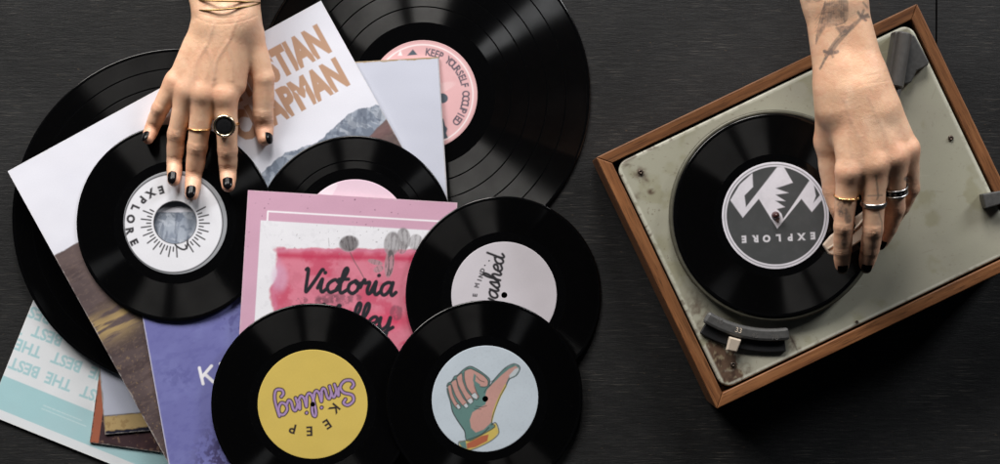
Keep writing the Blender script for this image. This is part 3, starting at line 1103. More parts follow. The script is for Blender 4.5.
KT = PX * (1 - TT_H / CAM_H)
HW, HH = 356 / 2 * KT, 279 / 2 * KT
BW = 12.0 * KT
for k in range(4):
    ln, off = ((HW, HH), (HH, HW))[k % 2]
    bm = bmesh.new()
    V = [bm.verts.new(c) for z in (0.004, TT_H) for c in ((-ln + .0001, -off, z), (ln - .0001, -off, z), (ln - BW - .0001, -off + BW, z), (-ln + BW + .0001, -off + BW, z))]
    for f in ((3, 2, 1, 0), (4, 5, 6, 7), (0, 1, 5, 4), (1, 2, 6, 5), (2, 3, 7, 6), (3, 0, 4, 7)):
        bm.faces.new([V[i] for i in f])
    o = bm_obj('frame_rail', bm, M_walnut, tt)
    o.rotation_euler = (0, 0, k * math.pi / 2)
    bevel(o, 0.0009, 3)
prism('base_board', [(-HW + BW, -HH + BW), (HW - BW, -HH + BW), (HW - BW, HH - BW), (-HW + BW, HH - BW)], .006, .014, M_dark, tt)
for sx in (-1, 1):
    for sy in (-1, 1):
        lathe('rubber_foot', [(0, 0), (.009, 0), (.010, .006), (0, .006)], [M_rubber], tt, 24, loc=(sx * (HW - .03), sy * (HH - .03), 0))

# deck: pressed steel, rounded corners, rust and chipped paint
DZ = TT_H - 0.0012
dw, dh, dr = HW - BW - .0036, HH - BW - .0036, .0088
loop = []
per = 110
for cx, cy, a0 in ((dw - dr, dh - dr, 0), (-dw + dr, dh - dr, 90), (-dw + dr, -dh + dr, 180), (dw - dr, -dh + dr, 270)):
    for i in range(13):
        a = math.radians(a0 + 90 * i / 12)
        loop.append((cx + dr * math.cos(a), cy + dr * math.sin(a)))
lp = np.array(loop + [loop[0]])
seglen = np.hypot(*np.diff(lp, axis=0).T)
cum = np.concatenate([[0], np.cumsum(seglen)])
NB = 1000
tpar = np.linspace(0, cum[-1], NB, endpoint=False)
bx = np.interp(tpar, cum, lp[:, 0]); by = np.interp(tpar, cum, lp[:, 1])
NR = 170
ks = np.linspace(0.004, 1, NR)
DX = np.outer(ks, bx); DY = np.outer(ks, by)
wx, wy = DX * ca - DY * sa + tt_c.x, DX * sa + DY * ca + tt_c.y
kz = PX * (1 - DZ / CAM_H)
p = Print(500 + wx / kz, 232 - wy / kz, lin(160, 157, 141))
n = fbm(p.X, p.Y, 70, 131, 4)
f = fbm(p.X, p.Y, 7, 132, 5)
p.mix(sstep(n, .35, .65) * .35, lin(168, 168, 148))
p.mix(sstep(fbm(p.X, p.Y, 24, 133, 4), .5, .7) * .55, lin(140, 136, 108))
rust, rust2, prim = lin(92, 74, 60), lin(62, 48, 40), lin(128, 112, 82)
q = Z(660, 270, 3.015)
# bare patch round the front screw
pts = np.array(q((135, 218), (165, 205), (200, 232), (232, 270), (240, 300), (246, 335), (225, 352), (196, 350), (170, 318), (148, 280), (130, 245)))
cx0, cy0 = pts.mean(0)
dd = np.hypot(p.X - cx0, p.Y - cy0)
p2 = Print(p.X + (f - .5) * 20, p.Y + (fbm(p.X, p.Y, 9, 139, 4) - .5) * 20, (0, 0, 0))
p2.poly(pts, (1, 1, 1), aa=1.2)
p.mix(p2.c[:, 0] * .97, lin(88, 66, 52))
p.mix(p2.c[:, 0] * sstep(f, .5, .68) * .8, lin(62, 46, 38))
for (x, y, rx, ry, al) in ((640, 173, 9, 8, .8), (651, 192, 5, 4, .9), (646, 181, 5, 7, .6), (638, 198, 7, 8, .5), (700, 318, 14, 20, .7), (694, 300, 10, 14, .5), (712, 372, 10, 8, .5), (745, 372, 12, 14, .45), (792, 343, 5, 10, .7), (800, 352, 3, 8, .8), (735, 355, 12, 8, .6), (627, 165, 7, 4, .5), (720, 100, 40, 6, .25), (668, 130, 20, 8, .35), (857, 323, 3, 2, .8), (905, 26, 14, 8, .5)):
    d = np.hypot((p.X - x) / rx, (p.Y - y) / ry) + (f - .5) * 1.6
    p.mix((1 - sstep(d, .45, 1.15)) * al * sstep(f, .30, .60), rust)
    p.mix((1 - sstep(d, .2, .7)) * al * sstep(f, .5, .62) * .8, rust2)
p.stroke(catmull([(790, 336), (795, 345), (797, 350), (801, 355)], 5), 1.2, rust2, .7)
p.mix(p2.c[:, 0] * sstep(fbm(p.X, p.Y, 4, 141, 3), .62, .74) * .6, lin(150, 138, 112))
rng = random.Random(5)
for _ in range(70):
    x, y = rng.uniform(620, 990), rng.uniform(20, 380)
    an = rng.gauss(-.45, .5); l_ = rng.uniform(3, 16)
    p.stroke([(x, y), (x + l_ * math.cos(an), y + l_ * math.sin(an))], rng.uniform(.35, .7), rng.choice([lin(186, 184, 170), lin(116, 108, 90)]), rng.uniform(.25, .6))
sp = fbm(p.X, p.Y, 2.2, 137, 2)
p.mix(sstep(sp, .80, .86) * .5 * (1 - sstep(p.X, 700, 900) * .6), rust)
# light caught by the pressed rim, painted in as a paler edge
kk = np.repeat(ks, NB)
edge = np.minimum.reduce([dw - np.abs(DX.ravel()), dh - np.abs(DY.ravel())])
p.mix((1 - sstep(edge, .0008, .0022)) * .6 * sstep(f, .25, .45), lin(205, 204, 188))
p.mix((1 - sstep(edge, .0, .0030)) * sstep(f, .58, .66) * .7 * (1 - sstep(p.X, 640, 830)), rust)
DZa = np.full(DX.shape, DZ)
top = np.stack([DX.ravel(), DY.ravel(), DZa.ravel()], 1)
# rounded lip and skirt
lips = [(.0008, -.00015), (.0014, -.0006), (.0018, -.0014), (.0020, -.005)]
ex = [top]
ec = [p.c]
nrm = np.stack([np.roll(by, -1) - np.roll(by, 1), -(np.roll(bx, -1) - np.roll(bx, 1))], 1)
nrm /= np.linalg.norm(nrm, axis=1)[:, None]
for o_, dz in lips:
    ex.append(np.stack([bx + nrm[:, 0] * o_, by + nrm[:, 1] * o_, np.full(NB, DZ + dz)], 1))
    ec.append(p.c[-NB:])
V = np.concatenate(ex); cc = np.concatenate(ec)
R_ = NR + len(lips)
i = np.arange(R_ - 1)[:, None]; j = np.arange(NB)[None, :]; j2 = (j + 1) % NB
F = np.stack([i * NB + j, (i + 1) * NB + j, (i + 1) * NB + j2, i * NB + j2], -1).reshape(-1, 4)
M_deck = printed('worn_sage_enamel', 0.42, 0.2, 0.5)
mesh_obj('deck_plate', V, F, M_deck, tt, cc)
prism('deck_backing', [(-dw + .004, -dh + .004), (dw - .004, -dh + .004), (dw - .004, dh - .004), (-dw + .004, dh - .004)], DZ - .006, DZ - .0015, M_dark, tt)

# platter
REC_Z = DZ + .0118
plx, ply = L(775.5, 215.5, REC_Z)
KR = PX * (1 - REC_Z / CAM_H)
pr_ = 106 * KR
pl = lathe('platter', [(0, DZ + .0095), (pr_ - .004, DZ + .0095), (pr_ - .003, DZ + .0103), (pr_ - .0012, DZ + .0103), (pr_, DZ + .0092), (pr_, DZ + .003), (pr_ - .002, DZ + .001), (0, DZ + .001)][::-1], [M_rubber, M_rim, M_dark], tt, 200, [2, 2, 1, 1, 1, 0, 0], loc=(plx, ply, 0))
lathe('spindle', [(0, REC_Z + .0075), (.0012, REC_Z + .0072), (.0021, REC_Z + .006), (.0026, REC_Z + .004), (.0034, REC_Z + .0016), (.0035, DZ + .008), (0, DZ + .008)][::-1], [M_brown], tt, 28, loc=(plx, ply, 0))
# the record on it
rw = P(775.5, 215.5, REC_Z)
record('vinyl_record', (775.5, 215.5), 102, 3.3, .0017, 53.5, d_mountain, 'small black record with dark grey mountain EXPLORE label playing on the turntable', run=61, rest=((rw.x, rw.y, REC_Z - .0018), Matrix.Identity(3), KR))

# screws in the deck
for sx_, sy_ in ((640.5, 172), (951, 138), (733, 364.5), (857, 322)):
    x, y = L(sx_, sy_, DZ + .001)
    r = .0023 if sx_ != 857 else .0014
    s = lathe('screw', [(0, DZ + .0010), (.0005, DZ + .0010), (.0007, DZ + .0020), (r * .8, DZ + .0018), (r, DZ + .0010), (r, DZ - .0005)], [M_screw], tt, 20, loc=(x, y, 0))


# speed selector: a curved step with a cream lever
def arc_block(name, r0, r1, a0, a1, z0, z1, mat, bev=.0008, n=24, parent=tt, c=(770.5, 213)):
    pts = []
    for i in range(n + 1):
        a = math.radians(a0 + (a1 - a0) * i / n)
        pts.append((c[0] + r1 * math.cos(a), c[1] + r1 * math.sin(a)))
    for i in range(n, -1, -1):
        a = math.radians(a0 + (a1 - a0) * i / n)
        pts.append((c[0] + r0 * math.cos(a), c[1] + r0 * math.sin(a)))
    return prism(name, [L(x, y, z1) for x, y in pts][::-1], z0, z1, mat, parent, bev)


arc_block('selector_step', 117.5, 139.5, 83.5, 120.5, DZ, DZ + .0035, M_dark, .001)
sel = arc_block('speed_selector', 115.5, 128.5, 81, 122, DZ + .0032, DZ + .0085, M_slate, .0026)
for s, at, al in (('16', (719.6, 321.0), .3), ('33', (738.6, 330.4), 1), ('45', (755, 335.6), .35), ('78', (775, 337.6), .35)):
    th = math.atan2(at[1] - 213, at[0] - 770.5)
    E_, w_ = glyph_edges(s, .01)
    # raised numerals
    cu = bpy.data.curves.new('numeral', 'FONT'); cu.body = s; cu.size = .0062; cu.align_x = 'CENTER'; cu.align_y = 'CENTER'; cu.extrude = .00008
    to = bpy.data.objects.new('numeral', cu); C.objects.link(to)
    bpy.context.view_layer.update()
    me = bpy.data.meshes.new_from_object(to.evaluated_get(bpy.context.evaluated_depsgraph_get()))
    bpy.data.objects.remove(to)
    x, y = L(at[0], at[1], DZ + .0086)
    no = bpy.data.objects.new('numeral', me); C.objects.link(no); no.parent = sel
    me.materials.append(M_cream if al == 1 else M_greypl)
    no.location = (x, y, DZ + .00862)
    no.rotation_euler = (0, 0, -(th - math.pi / 2) - TT_A + (0 if True else math.pi))
lev = [L(x, y, DZ + .009) for x, y in ((729.5, 336.2), (742, 339.5), (737.2, 353), (726, 350.8))]
bm = bmesh.new()
lo = [bm.verts.new((x, y, DZ + .0042)) for x, y in lev]
cx_, cy_ = sum(v[0] for v in lev) / 4, sum(v[1] for v in lev) / 4
hi = [bm.verts.new((cx_ + (x - cx_) * .86, cy_ + (y - cy_) * .86, DZ + (.0118 if i_ < 2 else .0095))) for i_, (x, y) in enumerate(lev)]
bm.faces.new(hi); bm.faces.new(lo[::-1])
for i in range(4): bm.faces.new((lo[i], lo[(i + 1) % 4], hi[(i + 1) % 4], hi[i]))
bevel(bm_obj('selector_lever', bm, M_cream, sel), .0008)

# tonearm: grey pivot housing on a wedge plate, slim tube, ivory headshell
q = Z(880, 10, 3.867)
prism('pivot_plate', [L(x, y, DZ + .008) for x, y in q((50, 92), (85, 80), (135, 98), (190, 200), (186, 214), (142, 236), (122, 280), (104, 286), (60, 290), (44, 280))][::-1], DZ, DZ + .008, M_slate, tt, .0012)
pa, pb = L(906.5, 31, DZ + .03), L(897.5, 86, DZ + .03)
dv = Vector((pb[0] - pa[0], pb[1] - pa[1], 0)); ln = dv.length; dv.normalize()
sd = Vector((-dv.y, dv.x, 0))
bm = bmesh.new()
# housing: half round ridge with a flat flank, swept along its axis
prof = [(-.0082, .007), (-.0082, .016)] + [(-.0072 * math.cos(a), .017 + .0085 * math.sin(a)) for a in np.linspace(.15, math.pi - .9, 9)] + [(.0052, .020), (.0072, .0195), (.0080, .007)]
ring = []
for t, sc in ((0, .93), (.02, 1.0), (.98, 1.0), (1.0, .93)):
    b0 = Vector((pa[0], pa[1], 0)) + dv * (ln * t)
    ring.append([bm.verts.new(b0 + sd * (-y * sc) + Vector((0, 0, DZ + .007 + (z - .007) * sc))) for y, z in prof])
for a_, b_ in zip(ring[:-1], ring[1:]):
    for i in range(len(prof) - 1): bm.faces.new((a_[i], a_[i + 1], b_[i + 1], b_[i]))
bm.faces.new(ring[0]); bm.faces.new(ring[-1][::-1])
bevel(bm_obj('pivot_housing', bm, M_greypl, tt), .0004)
A0 = Vector((*L(898, 82, DZ + .016), DZ + .016))
A1 = Vector((*L(872, 208, DZ + .030), DZ + .030))
armp = [A0.lerp(A1, t) for t in np.linspace(0, 1, 12)]
arm = torus_path('tonearm', armp, .0042, M_greypl, tt, closed=False, seg=14)
h = Z(815, 160, 3.573)
hs = [L(x, y, DZ + .031) for x, y in [(872, 205), (880, 212), (868, 236), (838, 256), (829, 254.5), (822.5, 245), (830, 236), (848, 222)]]
o = prism('headshell', hs[::-1], DZ + .0275, DZ + .0325, M_arm, arm, .0012)
ridge = [Vector((*L(x, y, DZ + .033), DZ + .0327)) for x, y in ((874, 208), (858, 226), (842, 240), (828, 249))]
torus_path('headshell_rib', ridge, .0011, M_cream, arm, closed=False, seg=8)
prism('cartridge', [L(x, y, DZ + .016) for x, y in ((842, 232), (858, 248), (840, 258), (828, 247))][::-1], DZ + .0235, DZ + .0276, M_dark, arm, .0004)

# catch on the far rail
q = Z(940, 110, 2.578)
prism('arm_rest', [L(x, y, DZ + .012) for x, y in ((982.5, 194), (1012, 189), (1012, 201), (986, 208.5))][::-1], DZ, DZ + .012, M_slate, tt, .001)


# ------------------------------------------------------------------ hands: one smooth surface each, grown round the bones
def surface_nets(D, origin, h):
    """Isosurface of a distance grid as quads."""
    S = D < 0
    nx, ny, nz = D.shape
    cnt = np.zeros((nx - 1, ny - 1, nz - 1), np.uint8)
    for a in (0, 1):
        for b in (0, 1):
            for c in (0, 1):
                cnt += S[a:nx - 1 + a, b:ny - 1 + b, c:nz - 1 + c]
    cells = np.argwhere((cnt > 0) & (cnt < 8))
    idx = np.full(cnt.shape, -1, np.int64)
    idx[tuple(cells.T)] = np.arange(len(cells))
    acc = np.zeros((len(cells), 3)); num = np.zeros(len(cells))
    cor = [(a, b, c) for a in (0, 1) for b in (0, 1) for c in (0, 1)]
    vals = {k: D[cells[:, 0] + k[0], cells[:, 1] + k[1], cells[:, 2] + k[2]] for k in cor}
    for k in cor:
        for ax in range(3):
            if k[ax] == 0:
                k2 = list(k); k2[ax] = 1; k2 = tuple(k2)
                d0, d1 = vals[k], vals[k2]
                m = (d0 < 0) != (d1 < 0)
                t = np.where(m, d0 / np.where(m, d0 - d1, 1), 0)
                pnt = np.array(k, float)[None, :].repeat(len(cells), 0)
                pnt[:, ax] += t
                acc[m] += pnt[m]
                num[m] += 1
    V = origin + (cells + acc / num[:, None]) * h
    quads = []
    for ax in range(3):
        sl0 = [slice(None)] * 3; sl1 = [slice(None)] * 3
        sl0[ax] = slice(0, -1); sl1[ax] = slice(1, None)
        A, B = S[tuple(sl0)], S[tuple(sl1)]
        e = np.argwhere(A != B)
        o1, o2 = [(1, 2), (2, 0), (0, 1)][ax]
        e = e[(e[:, o1] > 0) & (e[:, o2] > 0) & (e[:, o1] < D.shape[o1] - 1) & (e[:, o2] < D.shape[o2] - 1)]
        fl = A[tuple(e.T)]
        def cell(d1, d2):
            q = e.copy(); q[:, o1] -= d1; q[:, o2] -= d2
            return idx[tuple(q.T)]
        f = np.stack([cell(1, 1), cell(0, 1), cell(0, 0), cell(1, 0)], 1)
        f[~fl] = f[~fl][:, ::-1]
        quads.append(f)
    return V, np.concatenate(quads)


class Flesh:
    def __init__(self, lo, hi, h):
        self.lo = np.array(lo, np.float32); self.h = h
        n = np.ceil((np.array(hi) - self.lo) / h).astype(int) + 1
        self.ax = [self.lo[i] + np.arange(n[i], dtype=np.float32) * h for i in range(3)]
        self.D = np.full(n, 20.0, np.float32)

    def cone(self, D, a, b, ra, rb, k=0.0, sub=False):
        a, b = np.array(a, np.float32), np.array(b, np.float32)
        pad = max(ra, rb) + max(k, 1) * 1.2 + 3
        lo, hi = np.minimum(a, b) - pad, np.maximum(a, b) + pad
        sl = []
        for i in range(3):
            s = np.searchsorted(self.ax[i], lo[i]); e = np.searchsorted(self.ax[i], hi[i])
            if e - s < 2: return
            sl.append(slice(s, e))
        x = self.ax[0][sl[0]][:, None, None] - a[0]
        y = self.ax[1][sl[1]][None, :, None] - a[1]
        z = self.ax[2][sl[2]][None, None, :] - a[2]
        d = b - a
        Lq = float(d @ d)
        if Lq < 1e-6: t = np.float32(0)
        else: t = np.clip((x * d[0] + y * d[1] + z * d[2]) / Lq, 0, 1)
        f = np.sqrt((x - t * d[0]) ** 2 + (y - t * d[1]) ** 2 + (z - t * d[2]) ** 2) - (ra + (rb - ra) * t)
        old = D[tuple(sl)]
        if sub:
            f = -f
            hh = np.clip(0.5 - 0.5 * (old - f) / max(k, 1e-3), 0, 1) if k else None
            D[tuple(sl)] = np.maximum(old, f) if not k else old * (1 - hh) + f * hh + k * hh * (1 - hh)
        elif k:
            hh = np.clip(0.5 + 0.5 * (f - old) / k, 0, 1)
            D[tuple(sl)] = f * (1 - hh) + old * hh - k * hh * (1 - hh)
        else:
            D[tuple(sl)] = np.minimum(old, f)


LIFT = 0.0           # raises the second hand onto the turntable


def mmP(px, py, z):
    """Photo place at height z mm, in millimetres."""
    z = z + LIFT
    v = P(px, py, z / 1000)
    return np.array([v.x * 1000, v.y * 1000, z])


def nail_patch(name, tip, prev, r, width, length, root, tilt=0.0, over=0.6):
    """Painted nail: a curved plate on the back of a finger tip (millimetres in)."""
    ax = tip - prev; ax = ax / np.linalg.norm(ax)
    up = np.array([0, 0, 1.0]); up = up - ax * (up @ ax); up /= np.linalg.norm(up)
    side = np.cross(ax, up)
    if tilt:
        t = math.radians(tilt)
        up, side = up * math.cos(t) + side * math.sin(t), side * math.cos(t) - up * math.sin(t)
    nu, nv = 15, 17
    V = []
    hw = min(width / 2 / r, 1.2)
    for lay, ro in ((0, .45), (1, -.25)):
        for j in range(nv):
            t = j / (nv - 1)
            wdt = (1 - (1 - min(t / .22, 1)) ** 2) ** .5 if t < .22 else 1.0
            if t > .5: wdt = (max(1 - ((t - .5) / .5) ** 2.1, 0.0)) ** .5
            wdt = max(wdt, .05)
            s = -length + t * (length + r * 1.0 + over)
            rr = r * 1.0 + ro
            # the finger end rounds off: bring the plate down a little past the bed
            q = max(0.0, s - 0.1 * r)
            drop = q * q * 0.055
            for i in range(nu):
                a = (i / (nu - 1) * 2 - 1) * hw * wdt
                V.append((tip + ax * s + side * (math.sin(a) * rr) + up * (math.cos(a) * rr - drop)) / 1000)
    F = []
    n = nu * nv
    for j in range(nv - 1):
        for i in range(nu - 1):
            a = j * nu + i
            F.append((a, a + 1, a + nu + 1, a + nu))
            F.append((n + a, n + a + nu, n + a + nu + 1, n + a + 1))
    rim = [i for i in range(nu)] + [j * nu + nu - 1 for j in range(1, nv)] + [(nv - 1) * nu + i for i in range(nu - 2, -1, -1)] + [j * nu for j in range(nv - 2, 0, -1)]
    for a, b in zip(rim, rim[1:] + rim[:1]):
        F.append((b, a, n + a, n + b))
    o = mesh_obj(name, np.array(V), F, M_nail, root)
    return o


SKIN, RED, PALE = lin(242, 197, 163), lin(222, 150, 122), lin(248, 215, 186)


def build_hand(label, fingers, palm, arm, extra, lo, hi, h, nails, tattoo=None, soft=9.0, veins=(), folds=(), vk=.45):
    """fingers: lists of (px, py, z mm, radius mm) from knuckle to tip."""
    B = Flesh(lo, hi, h)
    J = [[(mmP(*j[:3]), j[3]) for j in f] for f in fingers]
    F = np.full_like(B.D, 20.0)
    for f in J:
        G = np.full_like(B.D, 20.0)
        for (a, ra), (b, rb) in zip(f[:-1], f[1:]):
            B.cone(G, a, b, ra, rb, 2.0)
        for k in range(2 if len(f) == 5 else 1, len(f) - 1):        # knuckle bumps on the back of each joint, soft pads below
            c, r = f[k]
            B.cone(G, c + np.array([0, 0, r * .22]), c + np.array([0, 0, r * .22]), r * .80, r * .80, 2.0)
        for (a, ra), (b, rb) in zip(f[:-1], f[1:]):
            m = (a + b) / 2 - np.array([0, 0, 1.4])
            B.cone(G, m, m + (b - a) * .1, (ra + rb) / 2 * .93, (ra + rb) / 2 * .90, 3)
        F = np.minimum(F, G)
    for a, b, ra, rb in palm:
        B.cone(B.D, mmP(*a), mmP(*b), ra, rb * (.92 if rb < 11 else 1.0), soft)
    for f0, f1 in zip(J[:3], J[1:4]):         # webs between the fingers
        w0 = f0[0][0] + (f0[1][0] - f0[0][0]) * .30 - np.array([0, 0, 2.5])
        w1 = f1[0][0] + (f1[1][0] - f1[0][0]) * .30 - np.array([0, 0, 2.5])
        B.cone(B.D, w0, w1, 6.4, 6.4, 6.0)
        w0 = f0[0][0] + (f0[1][0] - f0[0][0]) * .06 + np.array([0, 0, -.5])
        w1 = f1[0][0] + (f1[1][0] - f1[0][0]) * .06 + np.array([0, 0, -.5])
        B.cone(B.D, w0, w1, 8.4, 8.4, 6.0)
    for a, b, ra, rb in arm:
        B.cone(B.D, mmP(*a), mmP(*b), ra, rb, 10.0)
    hh = np.clip(0.5 + 0.5 * (F - B.D) / 5.0, 0, 1)
    B.D = F * (1 - hh) + B.D * hh - 5.0 * hh * (1 - hh)
    for a, b, ra, rb, k in extra:
        B.cone(B.D, mmP(*a), mmP(*b), abs(ra), abs(rb), k, sub=ra < 0)
    V, Q = surface_nets(B.D, B.lo, h)
    # two rounds of smoothing even out the steps of the grid
    for _ in range(3):
        S = np.zeros_like(V); nrm = np.zeros(len(V))
        for a in range(4):
            b = (a + 1) % 4
            np.add.at(S, Q[:, a], V[Q[:, b]]); np.add.at(nrm, Q[:, a], 1)
            np.add.at(S, Q[:, b], V[Q[:, a]]); np.add.at(nrm, Q[:, b], 1)
        V = V * .5 + S / nrm[:, None] * .5
    # vertex normals
    fn = np.cross(V[Q[:, 2]] - V[Q[:, 0]], V[Q[:, 3]] - V[Q[:, 1]])
    N = np.zeros_like(V)
    for a in range(4): np.add.at(N, Q[:, a], fn)
    N /= np.linalg.norm(N, axis=1)[:, None] + 1e-9
    X, Y, Zc = V.T
    col = np.tile(SKIN, (len(V), 1))
    def mix(m, c):
        col[:] = col * (1 - m[:, None]) + np.asarray(c, np.float32) * m[:, None]
    nz = fbm(X + Zc * .5, Y + Zc * .3, 16, 201, 4)
    mix(sstep(nz, .5, .75) * .35, PALE)
    mix(sstep(fbm(X - Zc * .4, Y, 9, 205, 4), .50, .70) * .22, RED)
    mix(sstep(fbm(X, Y - Zc * .5, 3.2, 207, 3), .55, .75) * .16, PALE)
    mix(sstep(fbm(X + 40, Y, 2.4, 208, 2), .62, .8) * .14, RED)
    kk_ = PX * 1000 * (1 - Zc / 1000 / CAM_H)
    VX, VY = 500 + X / kk_, 232 - Y / kk_
    disp = np.zeros(len(V))
    upw = np.clip(N[:, 2] * 1.6, 0, 1)
    for q_ in veins:
        pv = Print(VX, VY, (0, 0, 0)); pv.stroke(catmull(q_, 8), 2.2, (1, 1, 1), aa=2.0)
        disp += pv.c[:, 0] * upw * vk
        mix(pv.c[:, 0] * upw * .16, lin(168, 140, 136))
    for q_ in folds:
        pv = Print(VX, VY, (0, 0, 0)); pv.stroke(catmull(q_, 8), .8, (1, 1, 1), aa=.9)
        disp -= pv.c[:, 0] * upw * vk * .6
        mix(pv.c[:, 0] * upw * vk * .35, RED)
    for f in J:
        for k, (c, r) in enumerate(f):
            d = np.linalg.norm(V - c, axis=1)
            if k == 0: mix(np.exp(-(d / (r * 1.25)) ** 2) * .45, RED)
            elif k < len(f) - 1: mix(np.exp(-(d / (r * 1.15)) ** 2) * .34, RED)
            else: mix(np.exp(-(d / (r * 1.6)) ** 2) * .6, RED)
        for k in range(2 if len(f) == 5 else 1, len(f) - 1):        # creases across the back of the joints
            c, r = f[k]
            ax = f[k + 1][0] - f[k - 1][0]; ax = ax / np.linalg.norm(ax)
            rel = V - c
            s = rel @ ax
            near = (np.linalg.norm(rel, axis=1) < r * 1.9) & (N[:, 2] > .1)
            lat = rel - np.outer(s, ax)
            wob = .5 * np.sin(lat[:, 0] * .9 + lat[:, 1] * .7)
            for off, amp in ((-2.6, .30), (-.9, .45), (.9, .42), (2.5, .28)):
                gsh = np.exp(-((s + wob - off) / .55) ** 2) * near
                disp -= gsh * amp * (r / 8)
                mix(gsh * .20, lin(140, 88, 70))  # shade of the creases, put into the skin colour
        # skin of the nail bed border
    disp += (fbm(X, Y, 2.4, 211, 2) - .5) * .10
    V = V + N * disp[:, None]
    if tattoo: tattoo(V, N, mix)
    root = mesh_obj('person', V / 1000, Q, M_skin, None, col)
    tag(root, label, 'person')
    for fi, w, ln, tl in nails:
        f = J[fi]
        nail_patch('fingernail', f[-1][0], f[-2][0], f[-1][1], w, ln, root, tl)
    return root, J


# ---- hand on the pile (bangles, black signet ring)
zt = top_z(192, 196) * 1000
zt2 = top_z(146, 142) * 1000
zt3 = top_z(265, 142) * 1000
fing = [
    [(176, 82, 36, 9.6), (160, 109, 31, 7.5), (152.5, 127, 23, 6.4), (148, 138.5, zt2 + 6, 5.2)],
    [(188, 90, 41, 9.8), (176.3, 134, 31, 7.9), (174.6, 161, 22, 7.0), (173.8, 180, zt + 6.2, 5.6)],
    [(204, 92, 44, 10.2), (197.3, 147, 32, 8.9), (194, 175, 22, 7.6), (191.8, 194.5, zt + 6.5, 6.0)],
    [(225.5, 95, 43, 10.4), (227.5, 150, 32, 8.8), (228, 170, 23, 7.6), (228.2, 185.5, zt + 6.5, 6.0)],
    [(251, 36, 37, 11.0), (263.5, 78, 32, 9.6), (263.0, 114, 24, 9.0), (263.8, 126, 19, 8.4), (264.8, 138.5, zt3 + 7, 6.6)],
]
palm = [
    ((209, 20, 41.5), (178, 80, 37), 12.5, 9.6), ((216, 20, 43.5), (189, 88, 41), 13, 10),
    ((227, 20, 44.5), (204, 91, 43), 13, 10.5), ((238, 20, 43.5), (225, 92, 42), 13, 10.6),
    ((222, 38, 36), (205, 78, 33), 15, 12), ((216, 35, 43), (196, 84, 41), 13, 10.5), ((230, 35, 43), (214, 86, 42), 13, 10.5), ((242, 15, 41), (250, 36, 37), 13.5, 11.5),
    ((238, 36, 39), (234, 84, 38), 12, 11.01), ((200, 50, 36), (186, 76, 33), 12, 9),
]
armc = [
    ((213, 22, 42.5), (212, -10, 42), 15.5, 15.0), ((241, 22, 42.5), (241, -10, 42), 15.5, 15.0),
    ((212, -10, 42), (204, -190, 56), 15.0, 22), ((241, -10, 42), (252, -190, 56), 15.0, 22),
]
extra = []
for (ax_, ay_, bx_, by_, z0, z1) in ((214, 26, 188, 84, 51, 48), (222, 26, 203, 86, 52.5, 51), (231, 26, 223, 88, 51.5, 49.5)):
    extra.append(((ax_, ay_, z0), (bx_, by_, z1), 2.6, 2.2, 5.0))
for (x, y, z) in ((203, 92, 46.2), (224, 95, 45.4)):
    extra.append(((x, y, z), (x, y + 2, z), 7.2, 7.2, 6.0))
extra.append(((197, -2, 47), (200, 8, 48), 6.5, 6.0, 8.0))
nails = [(0, 7.2, 4.5, 34), (1, 8.3, 5.8, 10), (2, 9.0, 6.0, 4), (3, 9.0, 6.0, -4), (4, 10.2, 6.5, -58)]
hand1, J1 = build_hand('bare hand with black nails, gold rings and thin bangles resting on the record pile', fing, palm, armc, extra, (-345, 28, -2), (-185, 330, 92), 0.8, nails,
                       veins=([(236, 22), (228, 42), (217, 60), (213, 84)], [(214, 24), (206, 46), (197, 62), (195, 84)], [(228, 42), (232, 62), (233, 80)], [(206, 46), (212, 62), (214, 78)]),
                       folds=([(196, 18), (210, 23), (228, 24), (246, 20), (258, 15)], [(200, 14), (222, 18), (244, 15)]))


def finger_ring(name, a, b, t, r, tube, mat, root, flat=1.0, squash=.94, n=56, lean=(0, 0, 0)):
    """Band round a finger between joints a and b (mm)."""
    c = a + (b - a) * t
    ax = b - a; ax = ax / np.linalg.norm(ax)
    ax = ax + np.array(lean); ax = ax / np.linalg.norm(ax)
    up = np.array([0, 0, 1.0]); up = up - ax * (up @ ax); up /= np.linalg.norm(up)
    sd_ = np.cross(ax, up)
    pts = [(c + sd_ * math.cos(w) * r + up * (math.sin(w) * r * squash)) / 1000 for w in np.linspace(0, 2 * math.pi, n, endpoint=False)]
    return torus_path(name, pts, tube / 1000, mat, root, True, 10, flat, up=ax), c, ax, up, sd_


finger_ring('gold_ring', J1[2][0][0], J1[2][1][0], .66, 10.4, 0.75, M_gold, hand1, lean=(.12, 0, 0))
rg, c, ax, up, sd_ = finger_ring('signet_ring', J1[3][0][0], J1[3][1][0], .52, 10.6, 1.0, M_gold, hand1)
pc = c + up * 11.6
R3 = Matrix((Vector(sd_), Vector(ax), Vector(up))).transposed()
bz = lathe('bezel', [(0, -.0014), (.0078, -.0014), (.0096, -.0004), (.0102, .0010), (.0100, .0022), (.0092, .0029), (.0082, .0029), (.0076, .0020), (.0074, .0012), (0, .0012)], [M_palegold], rg, 48)
bz.matrix_world = Matrix.Translation(Vector(pc / 1000)) @ R3.to_4x4()
st_ = lathe('stone', [(.0076, .0010), (.0075, .0019), (.0060, .0023), (.0030, .0024), (0, .0024)][::-1], [M_onyx], rg, 40)
st_.matrix_world = Matrix.Translation(Vector(pc / 1000)) @ R3.to_4x4()
for nm, cy, dz, tl_, rx in (('bangle', 1.5, -.03, .11, 29.0), ('bangle', 5.5, .08, .30, 29.4)):
    cpt = mmP(226.3, cy, 42.5)
    pts = []
    for w in np.linspace(0, 2 * math.pi, 72, endpoint=False):
        x = rx * math.cos(w)
        z = 20.5 * math.sin(w)
        y = -z * tl_ + x * dz
        pts.append((cpt + np.array([x, y, z])) / 1000)
    torus_path(nm, pts, .0008, M_oldgold, hand1, True, 8, up=(0, 1, 0))

